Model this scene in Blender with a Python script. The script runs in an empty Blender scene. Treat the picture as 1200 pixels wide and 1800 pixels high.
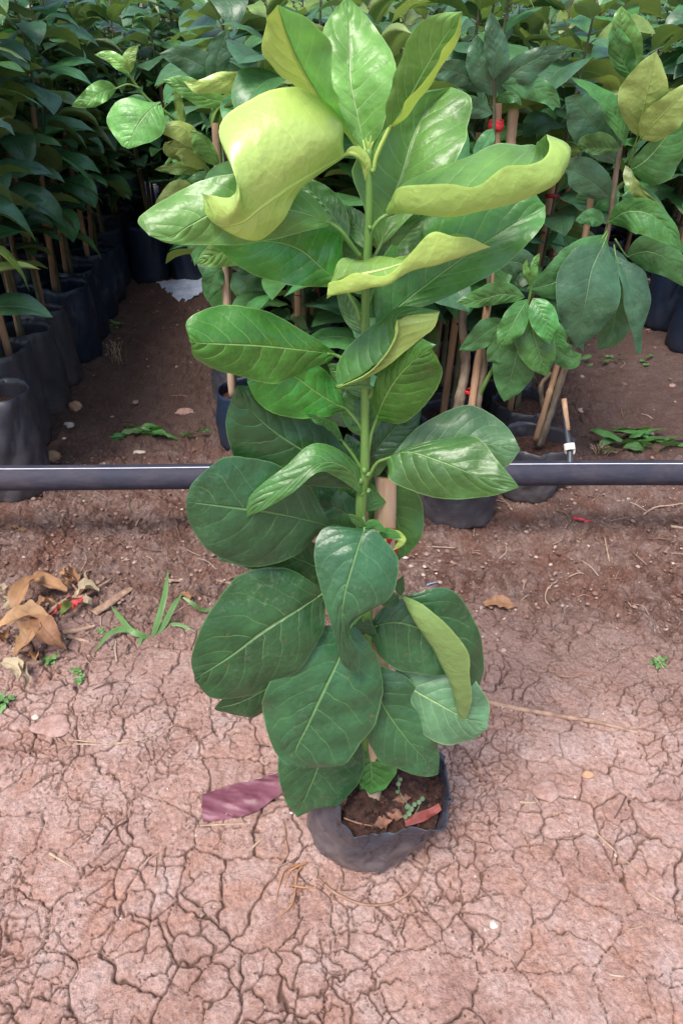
import bpy, math, random
import numpy as np
from mathutils import Vector

C = bpy.context.scene.collection
scene = bpy.context.scene
R = math.radians

# ------------------------------------------------------------------ camera
PITCH = R(35.0); CAMZ = 1.0; FPX = 1200.0
cam_d = bpy.data.cameras.new('camera')
cam = bpy.data.objects.new('camera', cam_d); C.objects.link(cam)
cam_d.sensor_fit = 'VERTICAL'; cam_d.sensor_height = 36.0; cam_d.lens = 24.0
cam_d.clip_start = 0.02; cam_d.clip_end = 400.0
cam.location = (0, 0, CAMZ); cam.rotation_euler = (R(90) - PITCH, 0, 0)
scene.camera = cam

# ------------------------------------------------------------------ light
SUN_EL, SUN_AZ = R(64.0), R(212.0)          # azimuth clockwise from +Y
world = bpy.data.worlds.new('World'); scene.world = world; world.use_nodes = True
wn = world.node_tree.nodes; wl = world.node_tree.links
bg = wn['Background']
sky = wn.new('ShaderNodeTexSky'); sky.sky_type = 'NISHITA'; sky.sun_disc = False
sky.sun_elevation = SUN_EL; sky.sun_rotation = SUN_AZ
sky.air_density = 1.0; sky.dust_density = 3.5; sky.ozone_density = 1.0
wl.new(sky.outputs[0], bg.inputs[0]); bg.inputs[1].default_value = 0.15
sd = bpy.data.lights.new('sun', 'SUN'); sun = bpy.data.objects.new('sun', sd); C.objects.link(sun)
sd.energy = 2.0; sd.angle = R(22); sd.color = (1.0, 0.95, 0.90)
sdir = Vector((math.sin(SUN_AZ) * math.cos(SUN_EL), math.cos(SUN_AZ) * math.cos(SUN_EL), math.sin(SUN_EL)))
sun.rotation_euler = sdir.to_track_quat('Z', 'Y').to_euler()
sun.location = (0, 0, 6)
scene.view_settings.view_transform = 'Standard'; scene.view_settings.look = 'None'
scene.view_settings.gamma = 1.0; scene.view_settings.use_curve_mapping = False
scene.view_settings.exposure = 0.78
scene.cycles.max_bounces = 7; scene.cycles.transparent_max_bounces = 4
scene.cycles.use_denoising = True

# ------------------------------------------------------------------ helpers
cp, sp = math.cos(PITCH), math.sin(PITCH)

def P(px, py, Y):
    """point seen at photo position px, py whose distance ahead of the camera is Y"""
    u = (px - 600) / FPX; v = (900 - py) / FPX
    t = Y / (cp + v * sp)
    return np.array((u * t, Y, CAMZ + t * (v * cp - sp)))

def G(px, py, z=0.0):
    """point of the ground (height z) seen at photo position px, py"""
    u = (px - 600) / FPX; v = (900 - py) / FPX
    t = (z - CAMZ) / (v * cp - sp)
    return np.array((u * t, t * (cp + v * sp), z))

def _hash(ix, iy, seed):
    h = (ix.astype(np.int64) * 374761393 + iy.astype(np.int64) * 668265263 + seed * 1442695041) & 0x7fffffff
    h = ((h ^ (h >> 13)) * 1274126177) & 0x7fffffff
    h = h ^ (h >> 16)
    return (h & 0xffffff) / float(0xffffff)

def vnoise(x, y, seed=0):
    x = np.asarray(x, float); y = np.asarray(y, float)
    ix = np.floor(x); iy = np.floor(y); fx = x - ix; fy = y - iy
    fx = fx * fx * (3 - 2 * fx); fy = fy * fy * (3 - 2 * fy)
    a = _hash(ix, iy, seed); b = _hash(ix + 1, iy, seed)
    c = _hash(ix, iy + 1, seed); d = _hash(ix + 1, iy + 1, seed)
    return (a * (1 - fx) + b * fx) * (1 - fy) + (c * (1 - fx) + d * fx) * fy

def fbm(x, y, seed=0, o=4):
    s = 0; a = 0.5; t = 0
    for k in range(o):
        s = s + a * vnoise(x * 2 ** k + 17.3 * k, y * 2 ** k - 9.1 * k, seed + k); t += a; a *= 0.5
    return s / t

def voronoi(x, y, seed=0):
    """nearest cell distance, distance to the cell border, cell id"""
    ix = np.floor(x); iy = np.floor(y)
    n = x.shape
    d1 = np.full(n, 9.0); px = np.zeros(n); py = np.zeros(n); cid = np.zeros(n)
    cand = []
    for dx in (-1, 0, 1):
        for dy in (-1, 0, 1):
            gx = ix + dx; gy = iy + dy
            qx = gx + 0.08 + 0.84 * _hash(gx, gy, seed); qy = gy + 0.08 + 0.84 * _hash(gx, gy, seed + 77)
            d = (qx - x) ** 2 + (qy - y) ** 2
            cand.append((qx, qy, d))
            m = d < d1
            d1 = np.where(m, d, d1); px = np.where(m, qx, px); py = np.where(m, qy, py)
            cid = np.where(m, _hash(gx, gy, seed + 5), cid)
    de = np.full(n, 9.0)
    for qx, qy, d in cand:
        vx = qx - px; vy = qy - py; ln = np.sqrt(vx * vx + vy * vy)
        ok = ln > 1e-6
        dd = ((0.5 * (qx + px) - x) * vx + (0.5 * (qy + py) - y) * vy) / np.where(ok, ln, 1)
        de = np.where(ok & (dd < de), dd, de)
    return np.sqrt(d1), de, cid

def sstep(a, b, x):
    t = np.clip((x - a) / (b - a), 0, 1); return t * t * (3 - 2 * t)

def cr(pts, n, closed=False):
    p = np.asarray(pts, float); k = len(p)
    if k == 2:
        t = np.linspace(0, 1, n)[:, None]; return p[0] * (1 - t) + p[1] * t
    q = np.vstack([2 * p[0] - p[1], p, 2 * p[-1] - p[-2]])
    s = np.linspace(0, k - 1, n); i = np.minimum(s.astype(int), k - 2); f = (s - i)[:, None]
    a, b, c, d = q[i], q[i + 1], q[i + 2], q[i + 3]
    return 0.5 * (2 * b + (c - a) * f + (2 * a - 5 * b + 4 * c - d) * f ** 2 + (3 * b - a - 3 * c + d) * f ** 3)

class MB:
    def __init__(s): s.v = []; s.f = []; s.uv = []; s.mi = []; s.n = 0; s.col = []
    def add(s, v, f, uv=None, mi=0, col=None):
        v = np.asarray(v, float)
        s.v.append(v); s.f += [tuple(int(a) + s.n for a in q) for q in f]
        s.uv.append(np.zeros((len(v), 2)) if uv is None else uv)
        s.col.append(np.full(len(v), 0.5 if col is None else col) if np.isscalar(col) or col is None else col)
        s.mi += [mi] * len(f); s.n += len(v)
    def build(s, name, mats, parent=None, smooth=True):
        me = bpy.data.meshes.new(name)
        V = np.vstack(s.v); me.from_pydata(V.tolist(), [], s.f)
        if not isinstance(mats, (list, tuple)): mats = [mats]
        for m in mats: me.materials.append(m)
        me.polygons.foreach_set('material_index', s.mi)
        me.polygons.foreach_set('use_smooth', [smooth] * len(s.f))
        UV = np.vstack(s.uv); li = np.zeros(len(me.loops), dtype=np.int32); me.loops.foreach_get('vertex_index', li)
        ul = me.uv_layers.new(name='UVMap'); ul.data.foreach_set('uv', UV[li].ravel())
        at = me.attributes.new('tone', 'FLOAT', 'POINT'); at.data.foreach_set('value', np.concatenate(s.col))
        me.update()
        o = bpy.data.objects.new(name, me); C.objects.link(o)
        if parent is not None: o.parent = parent
        return o

def tube(mb, pts, rad, n=None, seg=8, mi=0, cap=True, flat=1.0, col=None, knob=0.0, seed=0):
    n = n or max(2, len(pts) * 4)
    p = cr(pts, n); r = np.interp(np.linspace(0, 1, n), np.linspace(0, 1, len(rad)), rad) if np.ndim(rad) else np.full(n, rad)
    if knob: r = r * (1 + knob * (vnoise(np.arange(n) * 0.9, np.zeros(n), seed) - 0.5))
    tan = np.gradient(p, axis=0); tan /= np.linalg.norm(tan, axis=1)[:, None] + 1e-9
    ref = np.array((0, 0, 1.0)) if abs(tan[:, 2]).mean() < 0.8 else np.array((0, 1.0, 0))
    a = np.cross(tan, ref); a /= np.linalg.norm(a, axis=1)[:, None] + 1e-9; b = np.cross(tan, a)
    th = np.linspace(0, 2 * math.pi, seg, endpoint=False)
    V = (p[:, None, :] + r[:, None, None] * (np.cos(th)[None, :, None] * a[:, None, :] + flat * np.sin(th)[None, :, None] * b[:, None, :])).reshape(-1, 3)
    F = []
    for i in range(n - 1):
        for j in range(seg):
            k = (j + 1) % seg
            F.append((i * seg + j, (i + 1) * seg + j, (i + 1) * seg + k, i * seg + k))
    uv = np.stack([np.tile(np.arange(seg) / seg, n), np.repeat(np.linspace(0, 1, n), seg)], 1)
    if cap: F.append(tuple(range(seg))); F.append(tuple(reversed(range((n - 1) * seg, n * seg))))
    mb.add(V, F, uv, mi, col)

def blade(mb, mid, Le, Re, Lc=None, Rc=None, nt=26, nu=7, dome=0.07, wav=0.0016, rag=0.02, seed=0,
          flipL=False, flipR=False, mi=0, scall=0.0, col=None, up=None):
    """a leaf blade: midrib and two margins, each half a curved strip between them"""
    k = len(mid); M = cr(mid, nt); L = cr(Le, nt); Rr = cr(Re, nt)
    tan = np.gradient(M, axis=0); side = Rr - L
    N = np.cross(side, tan); N /= np.linalg.norm(N, axis=1)[:, None] + 1e-9
    tt = np.linspace(0, 1, nt)
    rs = np.random.RandomState(seed)
    ph = rs.rand(6) * 6.28
    def edge(E, o):
        ragf = 1 + rag * (vnoise(tt * 11 + seed * 3.1 + o, tt * 0, seed) - 0.5) * 2 + scall * (np.abs(np.sin(tt * 44 + o)) - 0.6)
        return M + (E - M) * ragf[:, None]
    L = edge(L, 0); Rr = edge(Rr, 9)
    def half(E, Cc, o):
        w = np.linalg.norm(E - M, axis=1)[:, None]
        CC = (M + E) / 2 + dome * w * N if Cc is None else cr(Cc, nt)
        s = np.linspace(0, 1, nu + 1)[None, :, None]
        X = (1 - s) ** 2 * M[:, None, :] + 2 * s * (1 - s) * CC[:, None, :] + s * s * E[:, None, :]
        amp = wav * np.sin(math.pi * np.clip(tt, 0, 1)) ** 0.7
        ss = np.linspace(0, 1, nu + 1)
        wv = (np.sin(tt[:, None] * 9 + ph[o] + ss[None] * 1.5) * 0.7 + np.sin(tt[:, None] * 17 + ph[o + 1] - ss[None] * 2.5) * 0.5
              + np.sin(tt[:, None] * 29 + ph[o + 2] + ss[None] * 4) * 0.25) * ss[None] ** 1.3
        return X + (amp[:, None] * wv)[:, :, None] * N[:, None, :]
    XL = half(L, Lc, 0)[:, ::-1]; XR = half(Rr, Rc, 3)
    X = np.concatenate([XL, XR[:, 1:]], axis=1); nc = 2 * nu + 1
    U = np.concatenate([0.5 - np.linspace(0.5, 0, nu + 1), 0.5 + np.linspace(0, 0.5, nu + 1)[1:]])
    uv = np.stack([np.tile(U, nt), np.repeat(tt, nc)], 1)
    F = []
    for i in range(nt - 1):
        for j in range(nc - 1):
            a = i * nc + j; q = (a, a + 1, a + nc + 1, a + nc)
            if (j < nu and flipL) or (j >= nu and flipR): q = q[::-1]
            F.append(q)
    mb.add(X.reshape(-1, 3), F, uv, mi, col)

PROF = lambda t, a=0.8, b=0.8: np.sin(math.pi * np.clip(t, 0, 1) ** a) ** b

def leaf_px(name, mat, mid, L, R_, parent, Y0, under=False, Lc=None, Rc=None, pet=None, flipL=False, flipR=False,
            a=0.8, b=0.8, dome=0.11, wav=0.0030, wk=1.7, seed=0, nt=34, nu=9, prad=0.0017, scall=0.012, mats=None):
    """a leaf laid out along points (photo x, photo y, distance from the stem plane Y0)"""
    k = len(mid)
    m2 = np.array(mid, float)
    def conv(lst): return [P(x, y, Y0 + d) for x, y, d in lst]
    def edge(S, sg):
        if S is None: return None
        if isinstance(S, tuple):
            w, z = S
            n = 9; mm = cr(m2, n); tg = np.gradient(mm[:, :2], axis=0); tg /= np.linalg.norm(tg, axis=1)[:, None]
            pr = PROF(np.linspace(0, 1, n), a, b)
            ex = mm[:, 0] - sg * tg[:, 1] * w * pr; ey = mm[:, 1] + sg * tg[:, 0] * w * pr
            return [P(ex[i], ey[i], Y0 + mm[i, 2] + z * pr[i]) for i in range(n)]
        return conv(S)
    ml = np.array(conv(mid)); wav = wav * wk * min(1.0, (np.linalg.norm(np.diff(ml, axis=0), axis=1).sum() / 0.11) ** 1.5)
    mb = MB()
    Lx = edge(L, -1); Rx = edge(R_, 1)
    blade(mb, conv(mid), Lx, Rx, conv(Lc) if Lc else None, conv(Rc) if Rc else None, nt=nt, nu=nu, dome=dome, wav=wav,
          seed=seed, flipL=flipL != under, flipR=flipR != under, scall=scall)
    if pet: tube(mb, conv(list(pet) + [tuple(mid[0])] + [tuple(0.75 * np.array(mid[0]) + 0.25 * np.array(mid[1]))]), [prad * 1.25, prad, prad * .9, prad * 0.6], n=12, seg=7, mi=1)
    return mb.build(name, [mat, mats or M['stem_green']], parent)

def tag(o, label=None, cat=None, group=None, kind=None):
    if label: o['label'] = label
    if cat: o['category'] = cat
    if group: o['group'] = group
    if kind: o['kind'] = kind
    return o

def empty(name, loc=(0, 0, 0), label=None, cat=None, group=None):
    o = bpy.data.objects.new(name, None); C.objects.link(o); o.location = loc
    o.empty_display_size = 0.05
    return tag(o, label, cat, group)

def copy_tree(o, parent=None):
    c = o.copy(); C.objects.link(c); c.parent = parent
    for ch in list(o.children): copy_tree(ch, c)
    return c

# ------------------------------------------------------------------ materials
M = {}
def mat(name):
    m = bpy.data.materials.new(name); m.use_nodes = True
    nt = m.node_tree; b = nt.nodes['Principled BSDF']; return m, nt.nodes, nt.links, b
def mathn(n, l, op, a, b=None, c=None, clamp=False):
    x = n.new('ShaderNodeMath'); x.operation = op; x.use_clamp = clamp
    for i, v in enumerate((a, b, c)):
        if v is None: continue
        if hasattr(v, 'is_linked') or hasattr(v, 'links'): l.new(v, x.inputs[i])
        else: x.inputs[i].default_value = v
    return x.outputs[0]
def mix(n, l, f, a, b, mode='MIX'):
    x = n.new('ShaderNodeMix'); x.data_type = 'RGBA'; x.blend_type = mode; x.clamp_factor = True
    for i, v in ((0, f), (6, a), (7, b)):
        if hasattr(v, 'links'): l.new(v, x.inputs[i])
        else: x.inputs[i].default_value = v if i == 0 else (*v, 1)[:4]
    return x.outputs[2]
def noise(n, l, vec, scale, detail=4, rough=0.55, dist=0.0):
    x = n.new('ShaderNodeTexNoise'); x.inputs['Scale'].default_value = scale; x.inputs['Detail'].default_value = detail
    x.inputs['Roughness'].default_value = rough; x.inputs['Distortion'].default_value = dist
    l.new(vec, x.inputs['Vector']); return x.outputs[0]
def ramp(n, l, f, stops):
    x = n.new('ShaderNodeValToRGB'); e = x.color_ramp.elements
    while len(e) < len(stops): e.new(0.5)
    for i, (p, c) in enumerate(stops): e[i].position = p; e[i].color = (*c, 1)[:4] if not np.isscalar(c) else (c, c, c, 1)
    l.new(f, x.inputs[0]); return x.outputs[0]
def coords(n, kind='Object'):
    x = n.new('ShaderNodeTexCoord'); return x.outputs[kind]
def bump(n, l, h, b, strength=0.3, dist=0.001):
    x = n.new('ShaderNodeBump'); x.inputs['Strength'].default_value = strength; x.inputs['Distance'].default_value = dist
    l.new(h, x.inputs['Height']); l.new(x.outputs[0], b.inputs['Normal']); return x

def leaf_mat(name, top, under, vein, rough=0.38, trans=0.28, nv=9.0, vs=0.75, dust=0.12, tcol=None, coat=0.25, quilt=0.5):
    m, n, l, b = mat(name)
    uv = coords(n, 'UV'); sx = n.new('ShaderNodeSeparateXYZ'); l.new(uv, sx.inputs[0])
    ob = coords(n, 'Object'); oi = n.new('ShaderNodeObjectInfo')
    rnd = oi.outputs['Random']
    a = mathn(n, l, 'ABSOLUTE', mathn(n, l, 'SUBTRACT', sx.outputs[0], 0.5)); a = mathn(n, l, 'MULTIPLY', a, 2.0)
    wob = noise(n, l, ob, 45, 2); wob = mathn(n, l, 'MULTIPLY', mathn(n, l, 'SUBTRACT', wob, 0.5), 0.05)
    sgn = mathn(n, l, 'MULTIPLY', mathn(n, l, 'GREATER_THAN', sx.outputs[0], 0.5), 0.043)
    p = mathn(n, l, 'SUBTRACT', sx.outputs[1], mathn(n, l, 'MULTIPLY', mathn(n, l, 'POWER', a, 1.25), 0.22))
    p = mathn(n, l, 'ADD', mathn(n, l, 'ADD', p, sgn), wob)
    p = mathn(n, l, 'ADD', p, mathn(n, l, 'MULTIPLY', rnd, 0.1))
    fr = mathn(n, l, 'FRACT', mathn(n, l, 'MULTIPLY', p, nv))
    d = mathn(n, l, 'MULTIPLY', mathn(n, l, 'ABSOLUTE', mathn(n, l, 'SUBTRACT', fr, 0.5)), 2.0)    # 1 on the vein
    vein_m = n.new('ShaderNodeMapRange'); vein_m.interpolation_type = 'SMOOTHSTEP'
    l.new(d, vein_m.inputs[0]); vein_m.inputs[1].default_value = 0.915; vein_m.inputs[2].default_value = 1.0
    vv = mathn(n, l, 'MULTIPLY', vein_m.outputs[0], mathn(n, l, 'SUBTRACT', 1.0, mathn(n, l, 'POWER', a, 3.0)))
    vor = n.new('ShaderNodeTexVoronoi'); vor.feature = 'DISTANCE_TO_EDGE'; vor.inputs['Scale'].default_value = 190
    l.new(ob, vor.inputs['Vector'])
    net = n.new('ShaderNodeMapRange'); l.new(vor.outputs[0], net.inputs[0]); net.inputs[1].default_value = 0.0; net.inputs[2].default_value = 0.06
    net.inputs[3].default_value = 1.0; net.inputs[4].default_value = 0.0
    vv = mathn(n, l, 'MULTIPLY', vv, vs)
    vv = mathn(n, l, 'MAXIMUM', vv, mathn(n, l, 'MULTIPLY', net.outputs[0], 0.07))
    vv = mathn(n, l, 'MULTIPLY', vv, ramp(n, l, noise(n, l, ob, 30, 2), [(0.32, 0.35), (0.60, 1.0)]))
    mr = n.new('ShaderNodeMapRange'); mr.interpolation_type = 'SMOOTHSTEP'
    l.new(mathn(n, l, 'ADD', a, mathn(n, l, 'MULTIPLY', sx.outputs[1], 0.022)), mr.inputs[0])
    mr.inputs[1].default_value = 0.018; mr.inputs[2].default_value = 0.048; mr.inputs[3].default_value = 1.0; mr.inputs[4].default_value = 0.0
    vv = mathn(n, l, 'MAXIMUM', vv, mr.outputs[0])
    eg = n.new('ShaderNodeMapRange'); l.new(a, eg.inputs[0]); eg.inputs[1].default_value = 0.965; eg.inputs[2].default_value = 0.99
    edge = mathn(n, l, 'MULTIPLY', eg.outputs[0], 0.55)
    vv = mathn(n, l, 'MAXIMUM', vv, edge)
    blot = noise(n, l, ob, 22, 4, 0.6)
    c0 = mix(n, l, ramp(n, l, blot, [(0.30, 0.0), (0.70, 1.0)]), [x * 0.70 for x in top], [x * 1.30 for x in top])
    hs = n.new('ShaderNodeHueSaturation'); l.new(c0, hs.inputs['Color'])
    l.new(mathn(n, l, 'ADD', 0.485, mathn(n, l, 'MULTIPLY', rnd, 0.03)), hs.inputs['Hue'])
    l.new(mathn(n, l, 'ADD', 0.78, mathn(n, l, 'MULTIPLY', rnd, 0.44)), hs.inputs['Value'])
    ct = mix(n, l, vv, hs.outputs[0], vein)
    dn = noise(n, l, ob, 160, 5, 0.7); dn2 = noise(n, l, ob, 14, 2)
    dm = mathn(n, l, 'MULTIPLY', ramp(n, l, dn, [(0.52, 0.0), (0.72, 1.0)]), ramp(n, l, dn2, [(0.45, 0.0), (0.7, 1.0)]))
    ct = mix(n, l, mathn(n, l, 'MULTIPLY', dm, dust), ct, (0.44, 0.44, 0.38))
    sp_ = mathn(n, l, 'MULTIPLY', ramp(n, l, noise(n, l, ob, 75, 2, 0.5), [(0.73, 0.0), (0.77, 1.0)]), 0.75)
    ct = mix(n, l, sp_, ct, (0.15, 0.115, 0.04))
    cu = mix(n, l, mathn(n, l, 'MULTIPLY', vv, 0.8), under, [min(1, x * 1.5) for x in under])
    geo = n.new('ShaderNodeNewGeometry')
    col = mix(n, l, geo.outputs['Backfacing'], ct, cu)
    l.new(col, b.inputs['Base Color'])
    ro = mathn(n, l, 'ADD', rough - 0.08, mathn(n, l, 'MULTIPLY', noise(n, l, ob, 40, 3), 0.22))
    l.new(mathn(n, l, 'ADD', ro, mathn(n, l, 'MULTIPLY', geo.outputs['Backfacing'], 0.1)), b.inputs['Roughness'])
    b.inputs['IOR'].default_value = 1.47; b.inputs['Coat Weight'].default_value = coat; b.inputs['Coat Roughness'].default_value = 0.22
    dome = mathn(n, l, 'MULTIPLY', mathn(n, l, 'SUBTRACT', 1.0, mathn(n, l, 'POWER', d, 2.0)), 1.6 * quilt)
    dome = mathn(n, l, 'MULTIPLY', dome, ramp(n, l, noise(n, l, ob, 26, 2), [(0.35, 0.15), (0.65, 1.3)]))
    h = mathn(n, l, 'ADD', mathn(n, l, 'MULTIPLY', dome, mathn(n, l, 'SUBTRACT', 1.05, a)), mathn(n, l, 'MULTIPLY', noise(n, l, ob, 34, 3, 0.55), 2.6))
    h = mathn(n, l, 'SUBTRACT', h, mathn(n, l, 'MULTIPLY', mr.outputs[0], 1.2))
    h = mathn(n, l, 'ADD', h, mathn(n, l, 'MULTIPLY', noise(n, l, ob, 230, 3, 0.6), 0.35))
    bump(n, l, h, b, 0.65, 0.0024)
    tr = n.new('ShaderNodeBsdfTranslucent')
    tc = mix(n, l, 1.0, col, tcol or (0.9, 1.0, 0.35), 'MULTIPLY')
    tb = mix(n, l, 0.5, tc, col); l.new(tb, tr.inputs[0])
    mx = n.new('ShaderNodeMixShader'); mx.inputs[0].default_value = trans
    l.new(b.outputs[0], mx.inputs[1]); l.new(tr.outputs[0], mx.inputs[2])
    l.new(mx.outputs[0], n['Material Output'].inputs[0]); return m

M['leaf_dark'] = leaf_mat('leaf_dark', (0.034, 0.116, 0.042), (0.19, 0.30, 0.09), (0.14, 0.29, 0.10), 0.31, 0.18, dust=0.22)
M['leaf_mid'] = leaf_mat('leaf_mid', (0.066, 0.205, 0.046), (0.30, 0.42, 0.10), (0.25, 0.45, 0.15), 0.32, 0.22)
M['leaf_glossy'] = leaf_mat('leaf_glossy', (0.048, 0.205, 0.020), (0.40, 0.52, 0.08), (0.26, 0.48, 0.12), 0.25, 0.20, coat=0.5)
M['leaf_bright'] = leaf_mat('leaf_bright', (0.155, 0.385, 0.085), (0.40, 0.58, 0.14), (0.36, 0.60, 0.22), 0.30, 0.32, dust=0.05)
M['leaf_fresh'] = leaf_mat('leaf_fresh', (0.190, 0.430, 0.095), (0.46, 0.60, 0.13), (0.42, 0.64, 0.24), 0.30, 0.36, dust=0.0)
M['leaf_pale'] = leaf_mat('leaf_pale', (0.105, 0.240, 0.115), (0.30, 0.42, 0.15), (0.36, 0.55, 0.22), 0.40, 0.25, dust=0.10)
M['leaf_lime'] = leaf_mat('leaf_lime', (0.22, 0.44, 0.09), (0.46, 0.64, 0.15), (0.66, 0.78, 0.32), 0.22, 0.22, dust=0.0, vs=0.40, coat=0.9, quilt=0.30)
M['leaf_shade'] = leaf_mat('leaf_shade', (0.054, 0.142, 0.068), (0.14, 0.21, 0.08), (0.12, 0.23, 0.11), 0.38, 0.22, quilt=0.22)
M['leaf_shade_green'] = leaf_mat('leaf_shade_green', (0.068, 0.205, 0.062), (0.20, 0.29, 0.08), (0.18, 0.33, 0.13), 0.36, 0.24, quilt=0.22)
M['leaf_olive'] = leaf_mat('leaf_olive', (0.17, 0.26, 0.055), (0.30, 0.40, 0.10), (0.30, 0.40, 0.12), 0.38, 0.26, quilt=0.2)
M['leaf_dry'] = leaf_mat('leaf_dry', (0.30, 0.155, 0.080), (0.45, 0.27, 0.15), (0.30, 0.15, 0.07), 0.6, 0.12, tcol=(1, .7, .4), quilt=.15, coat=0)
M['leaf_dry_pale'] = leaf_mat('leaf_dry_pale', (0.42, 0.34, 0.22), (0.46, 0.38, 0.26), (0.30, 0.22, 0.12), 0.6, 0.12, tcol=(1, .8, .5), quilt=.15, coat=0)

def simple(name, c1, c2, scale=30, rough=0.7, bs=0.4, bd=0.001, detail=5, metallic=0, stretch=None, spec=0.5, contrast=(0.35, 0.65)):
    m, n, l, b = mat(name); ob = coords(n, 'Object')
    if stretch:
        mp = n.new('ShaderNodeMapping'); mp.inputs['Scale'].default_value = stretch; l.new(ob, mp.inputs[0]); ob = mp.outputs[0]
    f = noise(n, l, ob, scale, detail, 0.6)
    l.new(mix(n, l, ramp(n, l, f, [(contrast[0], 0.0), (contrast[1], 1.0)]), c1, c2), b.inputs['Base Color'])
    b.inputs['Roughness'].default_value = rough; b.inputs['Specular IOR Level'].default_value = spec
    bump(n, l, noise(n, l, ob, scale * 2.2, 5, 0.65), b, bs, bd); return m

M['stem_green'] = simple('stem_green', (0.075, 0.18, 0.035), (0.16, 0.30, 0.07), 60, 0.45, 0.2, 0.0006, stretch=(1, 1, 0.15))
M['stem_lime'] = simple('stem_lime', (0.26, 0.42, 0.08), (0.40, 0.52, 0.12), 60, 0.42, 0.2, 0.0006, stretch=(1, 1, 0.2))
M['stem_brown'] = simple('stem_brown', (0.10, 0.075, 0.05), (0.25, 0.19, 0.13), 70, 0.8, 0.6, 0.001, stretch=(1, 1, 0.3))
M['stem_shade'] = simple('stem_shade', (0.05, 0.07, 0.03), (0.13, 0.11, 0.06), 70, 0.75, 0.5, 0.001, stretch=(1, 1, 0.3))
M['bamboo'] = simple('bamboo', (0.42, 0.27, 0.17), (0.58, 0.43, 0.30), 90, 0.62, 0.3, 0.0006, stretch=(1, 1, 0.06))
M['bamboo_old'] = simple('bamboo_old', (0.22, 0.125, 0.07), (0.46, 0.29, 0.17), 40, 0.75, 0.4, 0.0008, stretch=(1, 1, 0.12))
M['tie_red'] = simple('tie_red', (0.36, 0.010, 0.014), (0.52, 0.025, 0.03), 60, 0.45, 0.3)
M['soil_dark'] = simple('soil_dark', (0.024, 0.010, 0.007), (0.110, 0.046, 0.032), 110, 0.92, 1.0, 0.008)
M['wood_scrap'] = simple('wood_scrap', (0.22, 0.13, 0.09), (0.42, 0.28, 0.20), 60, 0.85, 0.5, 0.001, stretch=(1, 1, 1))
M['straw'] = simple('straw', (0.30, 0.20, 0.13), (0.50, 0.37, 0.26), 60, 0.75, 0.3)
M['root_orange'] = simple('root_orange', (0.30, 0.14, 0.07), (0.46, 0.25, 0.13), 60, 0.8, 0.3)
M['vine_brown'] = simple('vine_brown', (0.20, 0.105, 0.065), (0.34, 0.20, 0.14), 60, 0.8, 0.3)
M['stone_tan'] = simple('stone_tan', (0.38, 0.20, 0.12), (0.55, 0.34, 0.22), 40, 0.85, 0.6, 0.002)
M['stone_pale'] = simple('stone_pale', (0.48, 0.40, 0.34), (0.66, 0.58, 0.50), 60, 0.85, 0.6, 0.001)
M['weed_green'] = simple('weed_green', (0.07, 0.17, 0.04), (0.14, 0.27, 0.08), 50, 0.5, 0.2)
M['grass_green'] = leaf_mat('grass_green', (0.10, 0.25, 0.06), (0.13, 0.28, 0.08), (0.26, 0.48, 0.16), 0.45, 0.3, nv=0.0, vs=0.0, dust=0.0)
M['plastic_purple'] = simple('plastic_purple', (0.135, 0.038, 0.058), (0.205, 0.072, 0.098), 26, 0.48, 0.2, 0.001)
M['plastic_white'] = simple('plastic_white', (0.36, 0.44, 0.62), (0.62, 0.70, 0.84), 18, 0.4, 0.3, 0.002)
M['plastic_red'] = simple('plastic_red', (0.52, 0.03, 0.04), (0.66, 0.07, 0.08), 40, 0.5, 0.3)
M['plastic_red_faded'] = simple('plastic_red_faded', (0.14, 0.020, 0.018), (0.24, 0.060, 0.045), 60, 0.7, 0.3)
M['string_blue'] = simple('string_blue', (0.15, 0.35, 0.70), (0.30, 0.50, 0.80), 40, 0.5, 0.2)
M['cap_white'] = simple('cap_white', (0.66, 0.60, 0.50), (0.78, 0.72, 0.62), 40, 0.5, 0.1)
M['tube_black'] = simple('tube_black', (0.02, 0.024, 0.034), (0.05, 0.055, 0.07), 40, 0.4, 0.1)
M['stripe_white'] = simple('stripe_white', (0.62, 0.64, 0.70), (0.78, 0.80, 0.86), 25, 0.5, 0.05)

def bag_mat(name, base, dustc, amount, rough=0.38):
    m, n, l, b = mat(name); ob = coords(n, 'Object')
    mp = n.new('ShaderNodeMapping'); mp.inputs['Scale'].default_value = (1, 1, 6); mp.inputs['Rotation'].default_value = (0.35, 0.25, 0)
    l.new(ob, mp.inputs[0])
    streak = noise(n, l, mp.outputs[0], 26, 6, 0.7); blot = noise(n, l, ob, 16, 5, 0.65)
    sz = n.new('ShaderNodeSeparateXYZ'); l.new(ob, sz.inputs[0])
    low = n.new('ShaderNodeMapRange'); l.new(sz.outputs[2], low.inputs[0]); low.inputs[1].default_value = 0.0; low.inputs[2].default_value = 0.11
    low.inputs[3].default_value = 1.0; low.inputs[4].default_value = 0.15
    f = mathn(n, l, 'MULTIPLY', ramp(n, l, streak, [(0.36, 0.0), (0.66, 1.0)]), ramp(n, l, blot, [(0.30, 0.15), (0.60, 1.0)]))
    f = mathn(n, l, 'ADD', mathn(n, l, 'MULTIPLY', f, 0.6), mathn(n, l, 'MULTIPLY', blot, 0.55))
    f = mathn(n, l, 'MULTIPLY', mathn(n, l, 'MULTIPLY', f, low.outputs[0]), amount, clamp=True)
    l.new(mix(n, l, f, base, dustc), b.inputs['Base Color'])
    l.new(mathn(n, l, 'ADD', rough, mathn(n, l, 'MULTIPLY', f, 0.4)), b.inputs['Roughness'])
    h = mathn(n, l, 'ADD', noise(n, l, ob, 38, 5, 0.6), mathn(n, l, 'MULTIPLY', streak, 0.6))
    bump(n, l, h, b, 0.35, 0.002); return m
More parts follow.
